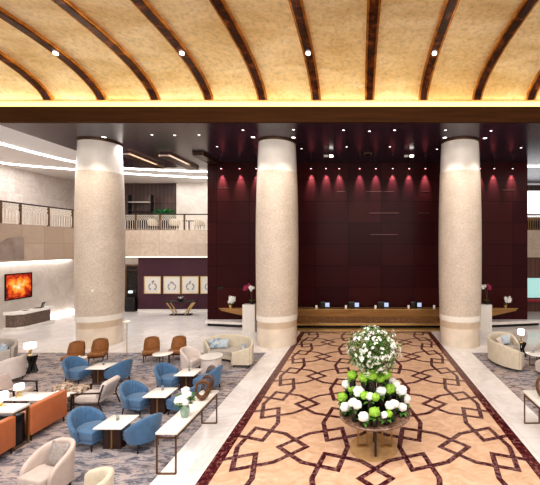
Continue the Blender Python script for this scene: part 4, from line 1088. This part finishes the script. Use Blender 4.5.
VS = [  # seen in the photograph: pixel, kinds, distance; then the ones behind
 (364,417,'w',7.38,'lowest front, just left of the middle',.115),(374.5,413.5,'g',7.34,'lowest front, in the middle',.115),(386.5,415,'wg',7.42,'lowest front, just right of the middle',.10),
 (355,404,'ww',7.56,'low at the front left, two blooms',.13),(345.5,408,'w',7.80,'lowest at the left rim',.12),(342.5,398,'g',8.05,'low at the far left rim',.12),
 (392,405,'ww',7.58,'low at the front right, two blooms',.13),(402,407.5,'w',7.82,'lowest at the right rim',.11),(405,399,'w',8.15,'low at the far right rim',.13),
 (370,397,'gwg',7.60,'middle height, facing straight forward',.12),(381,391.5,'w',7.80,'middle height, just right of the middle',.12),(359,392,'w',7.78,'middle height, just left of the middle',.13),
 (353,389,'g',8.00,'middle height, left',.11),(348,384,'ww',8.22,'tall at the left edge',.14),(389,390,'g',7.98,'middle height, right',.13),(394,384,'ww',8.22,'tall at the right edge',.14),(401,391,'w',8.00,'middle height, far right',.13),
 (352.5,375.5,'g',8.00,'uppermost tier, far left',.12),(364,378,'g',7.84,'uppermost tier, left of the middle',.12),(372,376,'g',7.80,'uppermost tier, in the middle',.13),(386,374.5,'g',8.02,'uppermost tier, right',.12),(380,380,'g',7.86,'uppermost tier, low right of the middle',.10)]
for i, (px, py, k, Y, lb, rad) in enumerate(VS):
    X, z = at_y(px, py, Y); vase_of(X-.05, Y-8, max(.10, z-tz-rad*.55), k, 'dark vase of %s hydrangea, %s' % (nm[k], lb), rad, i+1)
for i, (x, y, z, k, lb) in enumerate(((-.45,.35,.30,'w','back left rim'),(-.15,.60,.25,'ww','behind, left of the middle'),(.18,.62,.25,'w','behind, right of the middle'),(.48,.36,.30,'ww','back right rim'),(-.15,.30,.62,'g','tall, behind left'),(.17,.32,.62,'g','tall, behind right'))):
    vase_of(x, y, z, k, 'dark vase of %s hydrangea, %s' % (nm[k], lb), .12, 40+i)
def bush():
    root = thing('flower_arrangement', 'tall airy bush of small white flowers crowning the round table', 'flowers', (.0, 8.08, tz))
    finish(L([(.07,0),(.08,.02),(.06,.75),(.07,.80),(.05,.80),(0,.78)], 20), 'vase_body', M['dark_glass'], root)
    rr = random.Random(21); bs = bmesh.new(); bl = bmesh.new(); bf = bmesh.new(); bp = bmesh.new()
    c = Vector((0,0,1.33))
    for k in range(700):
        d = Vector((rr.gauss(0,1), rr.gauss(0,1), rr.gauss(0,1))).normalized(); q = rr.random()**.33
        p = c+Vector((d.x*.56*q, d.y*.56*q, d.z*.54*q))*(1+.22*noise.noise(d*2.2+Vector((3,1,0))))
        if k < 70: tube(bs, [(0,0,.75), tuple(Vector((0,0,.9))*.5+p*.5), tuple(p)], .004, 4)
        for j in range(4):
            e = Vector((rr.uniform(-1,1), rr.uniform(-1,1), rr.uniform(-.4,1))); leaf_quad(bl if rr.random() < .6 else bp, p+e*.03, e, rr.uniform(.07,.12), .03)
    for k in range(330):
        d = Vector((rr.gauss(0,1), rr.gauss(0,1), rr.gauss(0,1))).normalized(); q = rr.uniform(.80, 1.06)
        w_ = 1+.22*noise.noise(d*2.2+Vector((3,1,0)))+(.06 if d.z > 0 else -.04)
        p = c+Vector((d.x*.57*q, d.y*.57*q, d.z*.55*q))*w_
        for j in range(rr.choice((2,3,4))):
            o = Vector((rr.uniform(-1,1), rr.uniform(-1,1), rr.uniform(-1,1)))*.038; petal_flower(bf, p+o, rr.uniform(.024,.040), d+o*8)
    finish(bs, 'stems', M['stem'], root); tag(finish(bl, 'leaves', M['leaf'], root, 0), None, kind='stuff'); tag(finish(bp, 'pale_leaves', M['leaf_pale'], root, 0), None, kind='stuff')
    tag(finish(bf, 'blossoms', M['bloom_white'], root, 0), None, kind='stuff')
bush()

# ------------------------------------------------------------------ light
def area(name, loc, rot, sx, sy, e, c=(1,1,1), spread=180):
    ld = bpy.data.lights.new(name, 'AREA'); ld.shape = 'RECTANGLE'; ld.size = sx; ld.size_y = sy; ld.energy = e; ld.color = c; ld.spread = radians(spread)
    o = bpy.data.objects.new(name, ld); COL.objects.link(o); o.location = loc; o.rotation_euler = rot; return o
area('added_lobby_fill', (-3, 5, 11.0), (0,0,0), 18, 6, 1350, (1,.95,.92))  # added general fill above the view, not a fitting of the lobby
area('lounge_lamp', (-12, 18.6, 9.40), (0,0,0), 4, 4, 300, (1,.96,.94))
for X in (-12.62, -4.22, 4.41):
    for dx in (-1.35, 1.35):
        ld = bpy.data.lights.new('column_spot', 'SPOT'); ld.energy = 230; ld.color = (1,.90,.78); ld.spot_size = radians(70); ld.spot_blend = .8; ld.shadow_soft_size = .04
        lo = bpy.data.objects.new('column_spot', ld); COL.objects.link(lo); lo.location = (X+dx, 14.6, 9.42); lo.rotation_euler = Vector((-dx*.75, 1.3, -4)).to_track_quat('-Z', 'Y').to_euler()
area('cove_lamp', (0, 13.86, 10.32), (radians(-110),0,0), 46, .08, 330, (1,.86,.55))
area('balcony_lamp', (-20.2, 20.5, 9.5), (0,0,0), 3, 6, 170, (1,.98,.97))
area('balcony_lamp_rear', (-13, 26.2, 9.5), (0,0,0), 6, 2, 70, (1,.98,.97))
area('under_balcony_lamp', (-19.2, 20.8, 3.72), (0,0,0), 1.8, 6, 34, (1,.98,.97))
area('plum_wall_lamp', (-12.5, 22.6, 9.4), (radians(12),0,0), 6, 1.2, 150, (1,.96,.93))
area('right_side_lamp', (12, 15, 9.3), (0,0,0), 6, 5, 220, (1,.95,.90))
area('added_front_fill', (0, -1.5, 7.5), (radians(68),0,0), 26, 5, 900, (1,.94,.88))  # added fill behind the camera, no real fitting there
for X, Y in ((-15.6, 27.4),(-17.2,27.4)):
    ld = bpy.data.lights.new('wall_spot', 'SPOT'); ld.energy = 90; ld.color = (1,.6,.4); ld.spot_size = radians(50); ld.spot_blend = .6
    lo = bpy.data.objects.new('wall_spot', ld); COL.objects.link(lo); lo.location = (X, 27.6, 9.3); lo.rotation_euler = (radians(6),0,0)
w = bpy.data.worlds.new('World'); SC.world = w; w.use_nodes = True
bg = w.node_tree.nodes['Background']; bg.inputs['Color'].default_value = (1,.96,.94,1); bg.inputs['Strength'].default_value = .68

cam = bpy.data.cameras.new('camera'); cam.sensor_width = 36; cam.lens = 36*F/540; cam.shift_x = (270-PX)/540; cam.shift_y = (PY-242.5)/540; cam.clip_end = 200
co = bpy.data.objects.new('camera', cam); COL.objects.link(co); co.location = (CX, 0, CZ); co.rotation_euler = (pi/2,0,0); SC.camera = co
SC.view_settings.view_transform = 'Standard'; SC.view_settings.look = 'Medium High Contrast'; SC.view_settings.exposure = .12; SC.view_settings.gamma = 1
SC.cycles.use_denoising = True; SC.cycles.max_bounces = 6
